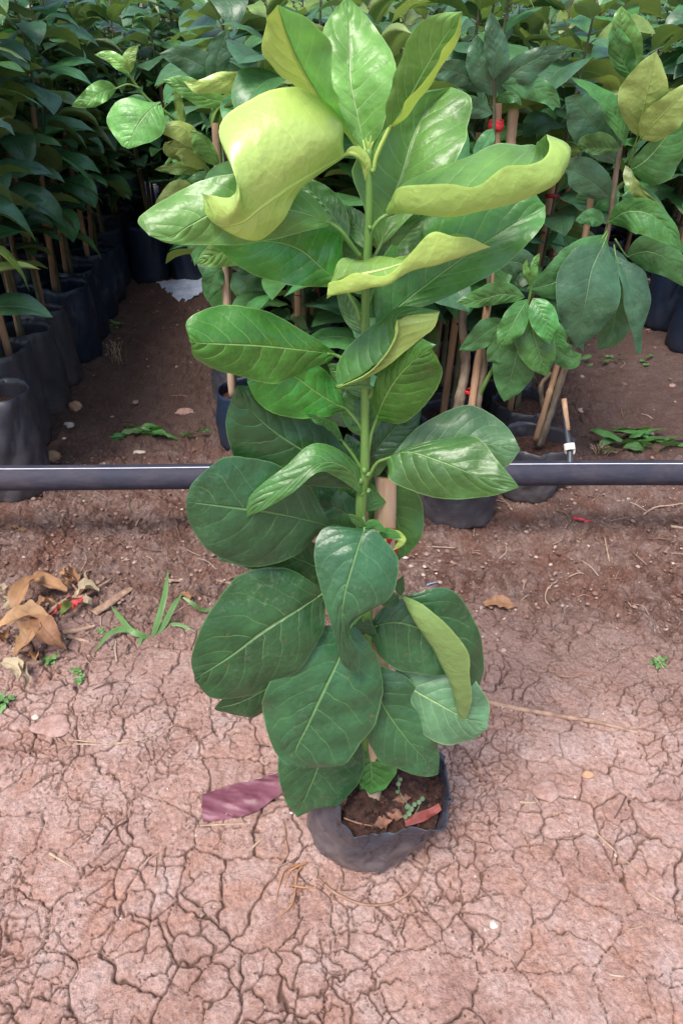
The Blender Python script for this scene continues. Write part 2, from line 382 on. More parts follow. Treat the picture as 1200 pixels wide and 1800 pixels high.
M['bag'] = bag_mat('bag', (0.022, 0.028, 0.044), (0.30, 0.235, 0.215), 1.0, 0.24)
M['clay'] = simple('clay', (0.30, 0.17, 0.135), (0.46, 0.31, 0.27), 70, 0.93, 0.9, 0.003, spec=.2)
M['weed_dull'] = simple('weed_dull', (0.07, 0.13, 0.06), (0.16, 0.23, 0.13), 50, 0.6, 0.2)
M['bag_dusty'] = bag_mat('bag_dusty', (0.040, 0.044, 0.058), (0.20, 0.16, 0.15), 0.85, 0.40)
M['bag_dark'] = bag_mat('bag_dark', (0.010, 0.022, 0.048), (0.07, 0.07, 0.08), 0.5, 0.42)
M['pipe'] = bag_mat('pipe', (0.016, 0.022, 0.046), (0.13, 0.10, 0.095), 0.5, 0.62)
M['pipe'].node_tree.nodes['Principled BSDF'].inputs['Specular IOR Level'].default_value = 0.28
# ------------------------------------------------------------------ ground
def macro(x, y):
    x = np.asarray(x, float); y = np.asarray(y, float)
    h = 0.010 * (fbm(x * 2.3 + 3, y * 2.3, 11, 3) - 0.5)
    back = sstep(1.05, 1.7, y)
    h = h + back * 0.030 * (fbm(x * 5 + 1, y * 5, 21, 4) - 0.5)
    return h

def axis(a, fine0, fine1, b, step, grow, grow0=None):
    grow0 = grow0 or grow
    s = list(np.arange(fine0, fine1, step)); d = step; x = fine1
    while x < b: s.append(x); d *= grow; x += d
    s.append(b); d = step; x = fine0 - step; pre = []
    while x > a: pre.append(x); d *= grow0; x -= d
    pre.append(a); return np.array(pre[::-1] + s)

gx = axis(-60, -0.80, 0.80, 60, 0.0016, 1.055)
gy = axis(-12, 0.31, 1.42, 90, 0.0016, 1.013, 1.06)
X, Y = np.meshgrid(gx, gy)
nx, ny = len(gx), len(gy)
fine = (np.abs(X) < 1.6) & (Y > 0.1) & (Y < 5)
wx = X + 0.020 * (fbm(X * 14, Y * 14, 31, 4) - 0.5) * 2 + 0.0040 * (vnoise(X * 110, Y * 90, 33) - 0.5) * 2
wy = Y + 0.020 * (fbm(X * 14 + 50, Y * 14, 32, 4) - 0.5) * 2 + 0.0040 * (vnoise(X * 110, Y * 90 + 40, 34) - 0.5) * 2
S1, S2 = 0.078, 0.038
d1, e1, c1 = voronoi(wx / S1, wy / S1, 41)
d2, e2, c2 = voronoi(wx / S2 + 7.7, wy / S2 + 3.3, 51)
d3, e3, c3 = voronoi(wx / 0.022 + 1.7, wy / 0.022 + 6.3, 61)
e1 = e1 * S1; e2 = e2 * S2; e3 = e3 * 0.022
wid = fbm(X * 7, Y * 7, 71, 3)
w1 = 0.0006 + 0.0012 * sstep(0.34, 0.70, wid)
w2 = 0.0014 * sstep(0.40, 0.66, fbm(X * 9 + 4, Y * 9, 72, 3))
w3 = 0.0011 * sstep(0.50, 0.72, fbm(X * 10 + 9, Y * 10, 73, 3))
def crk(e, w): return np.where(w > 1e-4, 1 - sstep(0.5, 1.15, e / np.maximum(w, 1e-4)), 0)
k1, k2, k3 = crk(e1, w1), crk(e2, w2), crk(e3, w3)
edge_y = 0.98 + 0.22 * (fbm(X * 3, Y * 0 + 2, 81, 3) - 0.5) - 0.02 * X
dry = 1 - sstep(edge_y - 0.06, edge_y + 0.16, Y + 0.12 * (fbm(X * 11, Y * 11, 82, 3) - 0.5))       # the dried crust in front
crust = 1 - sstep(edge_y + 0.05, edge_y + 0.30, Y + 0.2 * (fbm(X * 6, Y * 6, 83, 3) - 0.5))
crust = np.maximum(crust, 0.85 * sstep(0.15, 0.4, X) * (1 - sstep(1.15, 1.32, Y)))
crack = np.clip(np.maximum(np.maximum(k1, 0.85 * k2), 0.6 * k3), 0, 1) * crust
h = macro(X, Y)
h = h + crust * (0.0022 * (c1 - 0.5) + 0.0015 * (c2 - 0.5) + 0.0004 * sstep(0, 0.006, e2) + 0.0007 * sstep(0.0, 0.007, e1))
h = h + crust * (0.0038 * (fbm(X * 38, Y * 38, 91, 4) - 0.5) + 0.0036 * (fbm(X * 140, Y * 140, 92, 3) - 0.5) - 0.002 * sstep(.58, .75, fbm(X * 60, Y * 60, 95, 3)))
h = h - 0.0072 * crack
rough = np.clip(1 - 0.9 * dry, 0, 1)
near_clod = rough * (Y < 6)
v1, ve1, vc1 = voronoi(wx / 0.030 + 2.2, wy / 0.030, 101)
v2, ve2, vc2 = voronoi(wx / 0.012 + 8.2, wy / 0.012, 111)
h = h + near_clod * (0.015 * (vc1 ** 2) * np.clip(1 - v1 * 1.5, 0, 1) ** 0.6 + 0.0085 * vc2 * np.clip(1 - v2 * 1.5, 0, 1) ** 0.7
                     + 0.016 * (fbm(X * 24, Y * 24, 121, 5) - 0.5) * 1.6)
# the bag has sunk a little rim of crumbs round itself
V = np.stack([X, Y, h], -1).reshape(-1, 3).astype(np.float32)
idx = np.arange(nx * ny).reshape(ny, nx)
Q = np.stack([idx[:-1, :-1], idx[:-1, 1:], idx[1:, 1:], idx[1:, :-1]], -1).reshape(-1, 4).astype(np.int32)
me = bpy.data.meshes.new('ground')
me.vertices.add(len(V)); me.vertices.foreach_set('co', V.ravel())
me.loops.add(Q.size); me.loops.foreach_set('vertex_index', Q.ravel())
me.polygons.add(len(Q)); me.polygons.foreach_set('loop_start', np.arange(0, Q.size, 4, dtype=np.int32))
me.polygons.foreach_set('use_smooth', np.ones(len(Q), dtype=bool))
me.update(calc_edges=True); me.validate()
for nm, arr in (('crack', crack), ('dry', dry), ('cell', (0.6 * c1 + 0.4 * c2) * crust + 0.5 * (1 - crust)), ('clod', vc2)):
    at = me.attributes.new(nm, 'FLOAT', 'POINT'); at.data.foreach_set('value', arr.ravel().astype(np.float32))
ground = bpy.data.objects.new('ground', me); C.objects.link(ground); ground['kind'] = 'structure'

m, n, l, b = mat('ground'); ob = coords(n, 'Object')
def attr(nm):
    a = n.new('ShaderNodeAttribute'); a.attribute_name = nm; return a.outputs['Fac']
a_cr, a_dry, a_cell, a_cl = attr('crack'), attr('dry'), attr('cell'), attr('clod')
big = noise(n, l, ob, 3.2, 5, 0.6); med = noise(n, l, ob, 17, 6, 0.65); fin = noise(n, l, ob, 150, 6, 0.75)
grit = noise(n, l, ob, 420, 3, 0.7)
dryc = mix(n, l, ramp(n, l, big, [(0.36, 0.0), (0.64, 1.0)]), (0.480, 0.275, 0.208), (0.530, 0.355, 0.300))
dryc = mix(n, l, ramp(n, l, med, [(0.40, 0.0), (0.68, 1.0)]), dryc, (0.575, 0.430, 0.390))
dryc = mix(n, l, ramp(n, l, noise(n, l, ob, 9, 5, 0.7, 0.6), [(0.50, 0.0), (0.66, 0.85)]), dryc, (0.35, 0.200, 0.160))
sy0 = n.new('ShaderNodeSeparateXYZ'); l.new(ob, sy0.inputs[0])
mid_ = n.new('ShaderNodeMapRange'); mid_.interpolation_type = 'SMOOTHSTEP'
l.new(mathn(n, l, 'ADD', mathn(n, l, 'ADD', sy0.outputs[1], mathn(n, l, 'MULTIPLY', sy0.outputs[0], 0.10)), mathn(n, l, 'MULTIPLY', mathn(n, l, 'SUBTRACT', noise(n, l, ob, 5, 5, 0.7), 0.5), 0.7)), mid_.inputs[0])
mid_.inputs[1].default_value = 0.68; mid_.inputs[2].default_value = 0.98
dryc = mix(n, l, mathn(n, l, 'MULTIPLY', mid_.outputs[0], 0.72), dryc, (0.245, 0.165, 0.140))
dryc = mix(n, l, mathn(n, l, 'MULTIPLY', a_cell, 0.30), dryc, (0.34, 0.185, 0.135))
wet = mix(n, l, ramp(n, l, big, [(0.38, 0.0), (0.62, 1.0)]), (0.120, 0.060, 0.044), (0.190, 0.120, 0.098))
wet = mix(n, l, ramp(n, l, med, [(0.42, 0.0), (0.70, 1.0)]), wet, (0.28, 0.200, 0.175))
wet = mix(n, l, mathn(n, l, 'MULTIPLY', ramp(n, l, a_cl, [(0.62, 0.0), (1.0, 1.0)]), 0.45), wet, (0.40, 0.27, 0.22))
wet = mix(n, l, ramp(n, l, noise(n, l, ob, 6.5, 4, 0.6, 0.5), [(0.48, 0.0), (0.62, 0.70)]), wet, (0.165, 0.075, 0.052))
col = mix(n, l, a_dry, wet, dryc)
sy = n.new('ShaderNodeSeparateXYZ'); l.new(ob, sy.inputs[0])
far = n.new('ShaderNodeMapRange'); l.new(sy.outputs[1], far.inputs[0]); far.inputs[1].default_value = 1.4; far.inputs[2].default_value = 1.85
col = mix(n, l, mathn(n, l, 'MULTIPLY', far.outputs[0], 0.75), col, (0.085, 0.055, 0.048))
col = mix(n, l, ramp(n, l, fin, [(0.35, 0.0), (0.70, 1.0)]), mix(n, l, 1.0, col, (0.66, 0.61, 0.60), 'MULTIPLY'), mix(n, l, 1.0, col, (1.28, 1.31, 1.33), 'MULTIPLY'))
col = mix(n, l, ramp(n, l, grit, [(0.70, 0.0), (0.78, 0.6)]), col, (0.58, 0.46, 0.40))
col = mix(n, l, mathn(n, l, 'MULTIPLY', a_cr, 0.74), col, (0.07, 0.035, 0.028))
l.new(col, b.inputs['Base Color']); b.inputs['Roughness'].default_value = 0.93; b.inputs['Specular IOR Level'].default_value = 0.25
hh = mathn(n, l, 'ADD', mathn(n, l, 'MULTIPLY', fin, 1.0), mathn(n, l, 'MULTIPLY', grit, 0.35))
hh = mathn(n, l, 'ADD', hh, mathn(n, l, 'MULTIPLY', noise(n, l, ob, 60, 5, 0.7), 1.2))
bump(n, l, hh, b, 0.9, 0.0055)
me.materials.append(m)

# loose crumbs of soil and grit: nobody could count them
rs = np.random.RandomState(5)
def rock_shape(seed, sub=1):
    r = np.random.RandomState(seed); t = (1 + 5 ** .5) / 2
    v = np.array([(-1, t, 0), (1, t, 0), (-1, -t, 0), (1, -t, 0), (0, -1, t), (0, 1, t), (0, -1, -t), (0, 1, -t), (t, 0, -1), (t, 0, 1), (-t, 0, -1), (-t, 0, 1)], float)
    f = [(0, 11, 5), (0, 5, 1), (0, 1, 7), (0, 7, 10), (0, 10, 11), (1, 5, 9), (5, 11, 4), (11, 10, 2), (10, 7, 6), (7, 1, 8), (3, 9, 4), (3, 4, 2), (3, 2, 6), (3, 6, 8), (3, 8, 9), (4, 9, 5), (2, 4, 11), (6, 2, 10), (8, 6, 7), (9, 8, 1)]
    for _ in range(sub):
        mid = {}; v = list(map(tuple, v)); nf = []
        def mp(a, b):
            k = (min(a, b), max(a, b))
            if k not in mid: v.append(tuple((np.array(v[a]) + np.array(v[b])) / 2)); mid[k] = len(v) - 1
            return mid[k]
        for a, b_, c in f:
            x, y, z = mp(a, b_), mp(b_, c), mp(c, a); nf += [(a, x, z), (b_, y, x), (c, z, y), (x, y, z)]
        f = nf; v = np.array(v)
    v = np.array(v); v /= np.linalg.norm(v, axis=1)[:, None]
    q = r.rand(3) * 10
    v = v * (0.72 + 0.55 * vnoise(v[:, 0] * 1.6 + q[0], v[:, 1] * 1.6 + v[:, 2] * 1.1 + q[1], seed))[:, None]
    return v * (0.75 + 0.5 * r.rand(3)), f
shapes = [rock_shape(s, 0) for s in range(8)]
gm = MB()
NG = 13500
px = rs.rand(NG); k = 0
for i in range(NG):
    if i < 8600:
        y = 0.95 + 0.75 * rs.rand() ** 1.1; x = (rs.rand() - 0.5) * 1.9; s = 0.0010 + 0.0058 * rs.rand() ** 5
    elif i < 9400:
        y = 1.7 + 2.2 * rs.rand(); x = (rs.rand() - 0.5) * 2.6; s = 0.002 + 0.011 * rs.rand() ** 3
    else:
        y = 0.33 + 0.7 * rs.rand(); x = (rs.rand() - 0.5) * 1.4; s = 0.0006 + 0.0024 * rs.rand() ** 3
    v, f = shapes[i % 8]; a = rs.rand() * 6.28; ca, sa = math.cos(a), math.sin(a)
    vv = v * s * np.array((1, .55 + .45 * ((i * 37) % 11) / 11, 0.6)); vv = np.stack([vv[:, 0] * ca - vv[:, 1] * sa, vv[:, 0] * sa + vv[:, 1] * ca, vv[:, 2]], 1)
    ex = 0.004 if y > 1.05 else 0.001
    gm.add(vv + np.array((x, y, float(macro(x, y)) + s * 0.3 + ex)), f, None, 0, rs.rand())
m, n, l, b = mat('soil_crumbs'); at = n.new('ShaderNodeAttribute'); at.attribute_name = 'tone'
l.new(ramp(n, l, at.outputs['Fac'], [(0.0, (0.13, 0.065, 0.045)), (0.5, (0.27, 0.165, 0.13)), (0.90, (0.34, 0.24, 0.20)), (0.985, (0.50, 0.40, 0.35)), (1.0, (0.70, 0.62, 0.56))]), b.inputs['Base Color'])
b.inputs['Roughness'].default_value = 0.9
crumbs = gm.build('gravel', m, smooth=False)
tag(crumbs, 'loose soil crumbs and pale grit scattered over the reddish ground', 'gravel', kind='stuff')
lm = MB(); ls = np.random.RandomState(91)
for i in range(330):
    zone = ls.rand()
    if zone < .72: x, y = ls.uniform(-.85, .85), ls.uniform(.92, 1.5)
    elif zone < .86: x, y = ls.uniform(-.9, 1.1), ls.uniform(1.5, 2.6)
    else: x, y = ls.uniform(-.6, .6), ls.uniform(.36, .95)
    ln = ls.uniform(.006, .030) * (1.2 if zone < .86 else .8); a = ls.rand() * 6.28; bx, by = math.cos(a) * ln, math.sin(a) * ln; z = float(macro(x, y)) + (.008 if y > 1.05 else .0025)
    q = ls.uniform(-.3, .3)
    tube(lm, [np.array((x - bx, y - by, z - .001)), np.array((x - by * q, y + bx * q, z + ls.uniform(0, .005))), np.array((x + bx, y + by, z + ls.uniform(-.002, .003)))], ls.uniform(.0005, .0016), n=6, seg=5, col=ls.rand(), flat=ls.uniform(.4, 1))
m, n, l, b = mat('litter'); at = n.new('ShaderNodeAttribute'); at.attribute_name = 'tone'
l.new(ramp(n, l, at.outputs['Fac'], [(0.0, (0.07, 0.04, 0.03)), (0.5, (0.20, 0.12, 0.085)), (1.0, (0.46, 0.34, 0.26))]), b.inputs['Base Color']); b.inputs['Roughness'].default_value = 0.85
tag(lm.build('plant_litter', m), 'scattered bits of straw, root and stalk lying over the soil', 'litter', kind='stuff')
def gz(x, y): return float(macro(x, y))
def GG(px, py, dz=0.0):
    p = G(px, py, 0.0); p = G(px, py, gz(p[0], p[1]) + dz); return p
# ------------------------------------------------------------------ grow bags
def bag_mesh(name, bottom, top, h, rb, rt, material, parent, seed=0, segs=44, rim=None, lean_noise=0.004, thick=0.0012, poly=None, crease=0.0):
    """a black plastic grow bag: bottom/top are centres (x, y) relative to the thing, rim = list of radius factors"""
    rs = np.random.RandomState(seed); q = rs.rand(4) * 10
    nr = 16; th = np.linspace(0, 2 * math.pi, segs, endpoint=False); rows = []
    if poly is not None:
        pp = np.array(poly) - np.array(top); dense = np.vstack([pp[i] * (1 - f) + pp[(i + 1) % len(pp)] * f for i in range(len(pp)) for f in np.linspace(0, 1, 24, endpoint=False)])
        pa = np.arctan2(dense[:, 1], dense[:, 0]) % (2 * math.pi); o_ = np.argsort(pa); prad = np.interp(th, np.r_[pa[o_] - 2 * math.pi, pa[o_], pa[o_] + 2 * math.pi], np.tile(np.linalg.norm(dense, axis=1)[o_], 3))
    for i in range(nr):
        t = i / (nr - 1)
        bulge = 1 + 0.05 * math.sin(math.pi * min(1, t * 1.1)) - 0.08 * (1 - min(1, t * 9)) ** 2
        r0 = (rb * (1 - t) + rt * t) * bulge
        cx = bottom[0] * (1 - t) + top[0] * t; cy = bottom[1] * (1 - t) + top[1] * t
        pf = 1.0
        if rim is not None: pf = 1 + (np.interp(th, np.linspace(0, 2 * math.pi, len(rim) + 1), list(rim) + [rim[0]]) - 1) * t ** 1.5
        if poly is not None: r0 = r0 * (1 - t ** 2.2) + prad * t ** 2.2
        wr = vnoise(np.cos(th) * 3 + q[0], np.sin(th) * 3 + t * 4 + q[1], seed) - 0.5
        wr2 = vnoise(np.cos(th + t * 1.5) * 8 + q[2], np.sin(th + t * 1.5) * 8 + t * 5, seed + 3) - 0.5
        r = r0 * pf + lean_noise * wr * 2 + lean_noise * 1.0 * wr2
        cn = 1 - np.abs(2 * fbm(np.cos(th - t * 1.1) * 5 + q[1], np.sin(th - t * 1.1) * 5 + t * 1.2, seed + 31, 3) - 1)
        cn2 = 1 - np.abs(2 * fbm(np.cos(th) * 3.2 + q[2], np.sin(th) * 3.2 + t * 6, seed + 37, 3) - 1)
        r = r + crease * min(1, .25 + t * 1.6) * (cn ** 5 * 0.9 + cn2 ** 6 * 0.8 - .5)
        z = h * t + (0.012 * (vnoise(np.cos(th) * 1.6 + q[3], np.sin(th) * 1.6, seed + 9) - 0.5) * t ** 2)
        rows.append(np.stack([cx + r * np.cos(th), cy + r * np.sin(th), z + 0 * th], 1))
    inner = []
    for t in (1.0, 0.9, 0.7, 0.45):
        base = rows[int(round(t * (nr - 1)))]; c = base.mean(0)
        v = c + (base - c) * (1 - thick * 2 / rt * (1 + 0 * t)); inner.append(v)
    inner[0][:, 2] += 0.0005
    allr = rows + inner; V = np.vstack(allr); F = []
    for i in range(len(allr) - 1):
        for j in range(segs):
            k = (j + 1) % segs; F.append((i * segs + j, i * segs + k, (i + 1) * segs + k, (i + 1) * segs + j))
    F.append(tuple(reversed(range(segs))))
    mb = MB(); mb.add(V, F); o = mb.build(name, material, parent)
    return o, rows

def soil_mesh(name, ringpts, material, parent, seed=0, lump=0.006, segs=44, drop=0.0):
    c = ringpts.mean(0); rows = []
    nr = 14
    for i in range(nr):
        t = i / (nr - 1)
        r = c + (ringpts - c) * t * 0.985
        r[:, 2] = c[2] + 0.006 * (1 - t * t) + lump * 2 * (fbm(r[:, 0] * 70 + seed, r[:, 1] * 70, seed, 4) - 0.5) - drop
        rows.append(r)
    V = np.vstack([rows[0].mean(0)[None]] + rows[1:]); F = [(0, 1 + j, 1 + (j + 1) % segs) for j in range(segs)]
    for i in range(nr - 2):
        for j in range(segs):
            k = (j + 1) % segs; a = 1 + i * segs
            F.append((a + j, a + segs + j, a + segs + k, a + k))
    mb = MB(); mb.add(V, F); return mb.build(name, material, parent)

# ------------------------------------------------------------------ the sapling in front
Y0 = 0.575
pot = empty('citrus_sapling', (0, 0, 0), 'large young citrus sapling standing alone in a leaning black bag on the cracked ground', 'sapling')
bc = (0.034, 0.600); tc = (0.064, 0.588)
rimf = [1.16, 1.10, 1.0, 0.98, 0.97, 0.99, 1.0, 1.0, 1.0, 1.0, 0.98, 0.96, 0.97, 1.0, 1.04, 1.16]
bagz0 = -0.004
def fshift(o, dz): o.location.z += dz
BZ = 0.128
rim_px = [(786, 1453), (750, 1459), (706, 1453), (672, 1464), (626, 1466), (604, 1444), (588, 1412), (578, 1376), (584, 1330), (618, 1296), (680, 1284), (742, 1298), (780, 1330), (790, 1362), (790, 1410)]
o, rows = bag_mesh('grow_bag', bc, tc, BZ, 0.088, 0.090, M['bag'], pot, seed=3, segs=160, lean_noise=0.0030, thick=.0005, crease=.0055, poly=[G(x, y, BZ)[:2] for x, y in rim_px])
o.location.z = bagz0
soil_ring = rows[12].copy()
so = soil_mesh('soil', soil_ring, M['soil_dark'], o, seed=4, lump=0.017, segs=160)
SZ = soil_ring[:, 2].mean()

# stem and stake
def chain(lst, Yb=Y0): return [P(x, y, Yb + d) for x, y, d in lst]
mb = MB()
tube(mb, chain([(648, 262, 0.0), (649, 330, 0), (648, 400, 0), (644, 480, 0), (642, 560, 0), (643, 640, 0), (641, 740, 0), (641, 820, 0), (634, 890, 0.0), (637, 960, 0), (645, 1080, 0), (642, 1200, 0), (640, 1320, 0.004), (641, 1395, 0.006)]),
     [0.0026, 0.0030, 0.0034, 0.0036, 0.0037, 0.0040, 0.0042, 0.0050, 0.0056, 0.0060, 0.0064, 0.0068, 0.0072, 0.0080], n=90, seg=12, knob=0.12, seed=2)
stem = mb.build('stem', M['stem_green'], pot)
for i, (x, y, s) in enumerate([(640, 826, .0042), (646, 833, .003), (634, 845, .0032), (648, 862, .003), (636, 868, .0026), (650, 400, .0022), (645, 610, .0022), (655, 300, 0.002)]):
    mb = MB(); v, f = rock_shape(30 + i, 1); mb.add(v * s + P(x, y, Y0 - 0.004), f); mb.build('bud', M['stem_green'], stem)
mb = MB()
for dx, dy, rr in ((-6, -22, .0011), (4, -26, .0010), (9, -16, .0010), (-2, -16, .0012)):
    tube(mb, chain([(648, 268, 0), (648 + dx * .6, 262 + dy * .5, -.001), (648 + dx, 264 + dy, -.001)]), [rr * 1.5, rr, 0.0002], n=7, seg=6)
mb.build('shoot_tip', M['stem_lime'], stem)

mb = MB()
bt, bb = P(678, 832, Y0 + 0.030), np.array((0.047, 0.573, SZ - 0.03))
path = [bt * (1 - t) + bb * t + np.array((0.0015 * math.sin(t * 6), 0, 0)) for t in np.linspace(0, 1, 9)]
tube(mb, path, 0.0118, n=60, seg=20, cap=False, knob=0.05, seed=3)
V_, F_ = mb.v[0], mb.f
# hollow top: an inner wall and a floor inside the cane
axis_d = (bb - bt) / np.linalg.norm(bb - bt); top = V_[:20]; c0 = top.mean(0)
ring1 = c0 + (top - c0) * 0.70; ring2 = ring1 + axis_d * 0.03
mb.add(np.vstack([top, ring1, ring2]), [(j, (j + 1) % 20, 20 + (j + 1) % 20, 20 + j) for j in range(20)] + [(20 + j, 20 + (j + 1) % 20, 40 + (j + 1) % 20, 40 + j) for j in range(20)] + [tuple(range(40, 60))], None, 1)
for tt in (0.36, 0.70):
    c = bt * (1 - tt) + bb * tt; pp = []
    tube(mb, [c - axis_d * 0.004, c - axis_d * 0.0015, c + axis_d * 0.001, c + axis_d * 0.004], [0.0118, 0.0132, 0.0130, 0.0118], n=8, seg=20, cap=False)
stake = mb.build('bamboo_stake', [M['bamboo'], M['bamboo_old']], pot)
# clods on the soil of the bag
cm = MB(); cs_ = np.random.RandomState(44)
for i in range(260):
    a_ = cs_.rand() * 6.28; r_ = .078 * cs_.rand() ** .5; v, f = shapes[i % 8]; s_ = cs_.uniform(.0012, .0048) * cs_.rand() + .001
    cm.add(v * s_ * np.array((1, .8, .7)) + np.array((.064 + r_ * math.cos(a_), .588 + r_ * math.sin(a_), SZ + .006)), f)
cm = cm.build('soil_clods', M['soil_dark'], o, smooth=False); cm['kind'] = 'stuff'
# red tie round cane and stem
def tie(mb, c, rx, ry, z, r=0.003):
    pts = [c + np.array((rx * math.cos(a), ry * math.sin(a), z + 0.0015 * math.sin(2 * a))) for a in np.linspace(0, 2 * math.pi, 15)]
    tube(mb, pts, r, n=40, seg=8, flat=3.2, cap=False)
mb = MB(); ct = bt * 0.83 + bb * 0.17; tie(mb, ct + np.array((-0.006, -0.002, 0)), 0.021, 0.015, 0.0, 0.0018)
tube(mb, [P(690, 928, Y0 + .01), P(686, 942, Y0 + .006), P(682, 957, Y0 + 0.004)], [0.003, 0.004, 0.002], n=8, seg=8)
mb.build('tie', M['tie_red'], stake)

# leaves, each laid out from base to tip: (photo x, photo y, distance beyond the stem plane)
K = dict(parent=pot, Y0=Y0)
def LF(matn, mid, L, R_, **k): return leaf_px('leaf', M[matn], mid, L, R_, **{**K, **k})

# A1: the big curled lime leaf, its underside turned to the viewer
LF('leaf_lime', [(606, 272, -.004), (560, 300, -.02), (510, 331, -.035), (460, 366, -.045), (424, 392, -.05), (385, 396, -.048), (362, 376, -.042), (352, 338, -.03)],
   [(606, 276, -.004), (552, 316, -.016), (516, 350, -.022), (492, 392, -.028), (452, 423, -.034), (398, 408, -.036), (366, 382, -.036), (352, 338, -.03)],
   [(604, 262, -.004), (598, 205, -.005), (512, 150, -.012), (388, 215, -.03), (414, 318, -.055), (404, 350, -.06), (368, 344, -.05), (352, 338, -.03)],
   Rc=[(604, 266, -.004), (592, 240, -.035), (520, 235, -.055), (425, 290, -.075), (424, 345, -.08), (404, 374, -.066), (372, 366, -.05), (352, 338, -.03)],
   pet=[(645, 300, 0), (636, 282, -.004), (620, 270, -.006)], under=True, seed=1, wav=0.0022, nt=56, nu=14, mats=M['stem_lime'])
# A2, A3, A4: the top leaves running out above the tip
LF('leaf_fresh', [(633, 262, 0), (590, 203, .0), (557, 163, -.008), (522, 103, -.02), (500, 50, -.03), (488, 8, -.04)],
   [(630, 264, 0), (566, 196, .01), (512, 142, .01), (466, 96, .0), (462, 45, -.02), (488, 8, -.04)],
   [(636, 262, 0), (598, 203, -.012), (598, 158, -.03), (578, 92, -.04), (540, 35, -.05), (488, 8, -.04)], flipL=True, pet=[(645, 285, 0), (640, 275, 0)], seed=2, mats=M['stem_lime'])
LF('leaf_fresh', [(641, 262, .008), (628, 200, .018), (617, 147, .028), (614, 95, .040), (612, 40, .05), (610, -5, .055)],
   [(639, 262, .008), (592, 212, .014), (568, 150, .025), (560, 90, .035), (578, 30, .05), (610, -5, .055)],
   [(643, 262, .008), (674, 222, .004), (694, 150, .01), (690, 96, .03), (652, 34, .05), (610, -5, .055)], pet=[(648, 280, 0.002)], seed=3, wav=0.003, mats=M['stem_lime'])
LF('leaf_fresh', [(683, 227, 0), (703, 198, -.006), (724, 162, -.014), (750, 114, -.03), (782, 62, -.045), (812, 20, -.055)],
   [(682, 226, 0), (679, 172, -.01), (694, 122, -.018), (716, 70, -.03), (760, 28, -.045), (812, 20, -.055)],
   [(686, 224, 0), (706, 198, -.020), (728, 162, -.034), (760, 112, -.05), (796, 66, -.055), (812, 20, -.055)],
   Rc=[(690, 226, 0), (730, 210, -.01), (756, 178, -.018), (788, 130, -.034), (820, 74, -.045), (812, 20, -.055)], pet=[(654, 306, 0), (662, 272, 0)], seed=4, mats=M['stem_lime'])
LF('leaf_fresh', [(655, 292, 0.004), (664, 262, .005), (676, 236, .004), (680, 226, .003)], (7, 0), (7, 0), seed=5, nt=12, nu=3)
LF('leaf_fresh', [(639, 270, 0.004), (620, 240, .008), (604, 218, .008), (596, 200, .008)], (8, 0), (12, 0), seed=6, nt=12, nu=3)
LF('leaf_lime', [(641, 318, 0), (636, 288, -.004), (622, 268, -.006), (606, 270, -.005)], (2, 0), (16, 0), under=True, seed=7, nt=16, nu=4)
# A5 big upright leaf behind to the right
LF('leaf_bright', [(668, 432, .02), (690, 350, .04), (708, 300, .055), (724, 243, .07), (752, 190, .085), (792, 153, .095)],
   [(664, 434, .02), (640, 372, .03), (622, 292, .03), (672, 216, .05), (728, 168, .07), (792, 153, .095)],
   [(672, 430, .02), (730, 372, .03), (790, 300, .04), (822, 232, .055), (828, 176, .075), (792, 153, .095)], pet=[(650, 470, .004), (658, 450, .015)], seed=8, wav=0.004, nu=12, dome=0.12)
# A6 the rolled leaf on the right
LF('leaf_bright', [(694, 374, -.0), (740, 350, -.012), (800, 342, -.024), (860, 338, -.034), (920, 330, -.042), (965, 305, -.046), (985, 268, -.044), (960, 236, -.04)],
   [(690, 366, 0), (712, 320, .012), (797, 276, .020), (862, 256, .020), (915, 252, .010), (944, 262, -.01), (948, 248, -.03), (960, 236, -.04)],
   [(684, 356, -.006), (706, 328, -.045), (786, 318, -.062), (846, 316, -.070), (902, 304, -.072), (950, 284, -.070), (962, 254, -.058), (960, 236, -.04)],
   Rc=[(668, 386, -.014), (694, 414, -.05), (780, 424, -.062), (856, 408, -.072), (930, 384, -.078), (1006, 340, -.074), (1034, 262, -.062), (960, 236, -.04)],
   pet=[(652, 425, 0), (655, 402, -.004), (672, 382, -.004)], seed=9, wav=0.0026, nt=56, nu=14)
# A7 large leaf behind, right
LF('leaf_mid', [(664, 574, .004), (700, 540, .012), (756, 496, .022), (830, 442, .035), (900, 395, .045), (958, 362, .05)],
   [(660, 570, .004), (660, 478, .018), (716, 400, .032), (806, 338, .05), (910, 324, .056), (958, 362, .05)],
   [(668, 578, .004), (716, 550, .004), (792, 520, .008), (880, 470, .018), (950, 402, .036), (958, 362, .05)], pet=[(645, 600, 0), (652, 588, 0)], seed=10, wav=0.003, nu=12, nt=44, dome=0.10)
# A8
LF('leaf_mid', [(660, 500, .02), (688, 450, .025), (715, 412, .03), (742, 384, .035)], (28, .0), (34, -.01), pet=[(647, 530, 0)], seed=11)
LF('leaf_mid', [(655, 420, .03), (690, 400, .034), (720, 385, .04), (756, 400, .045)], (20, .0), (26, .0), seed=12)
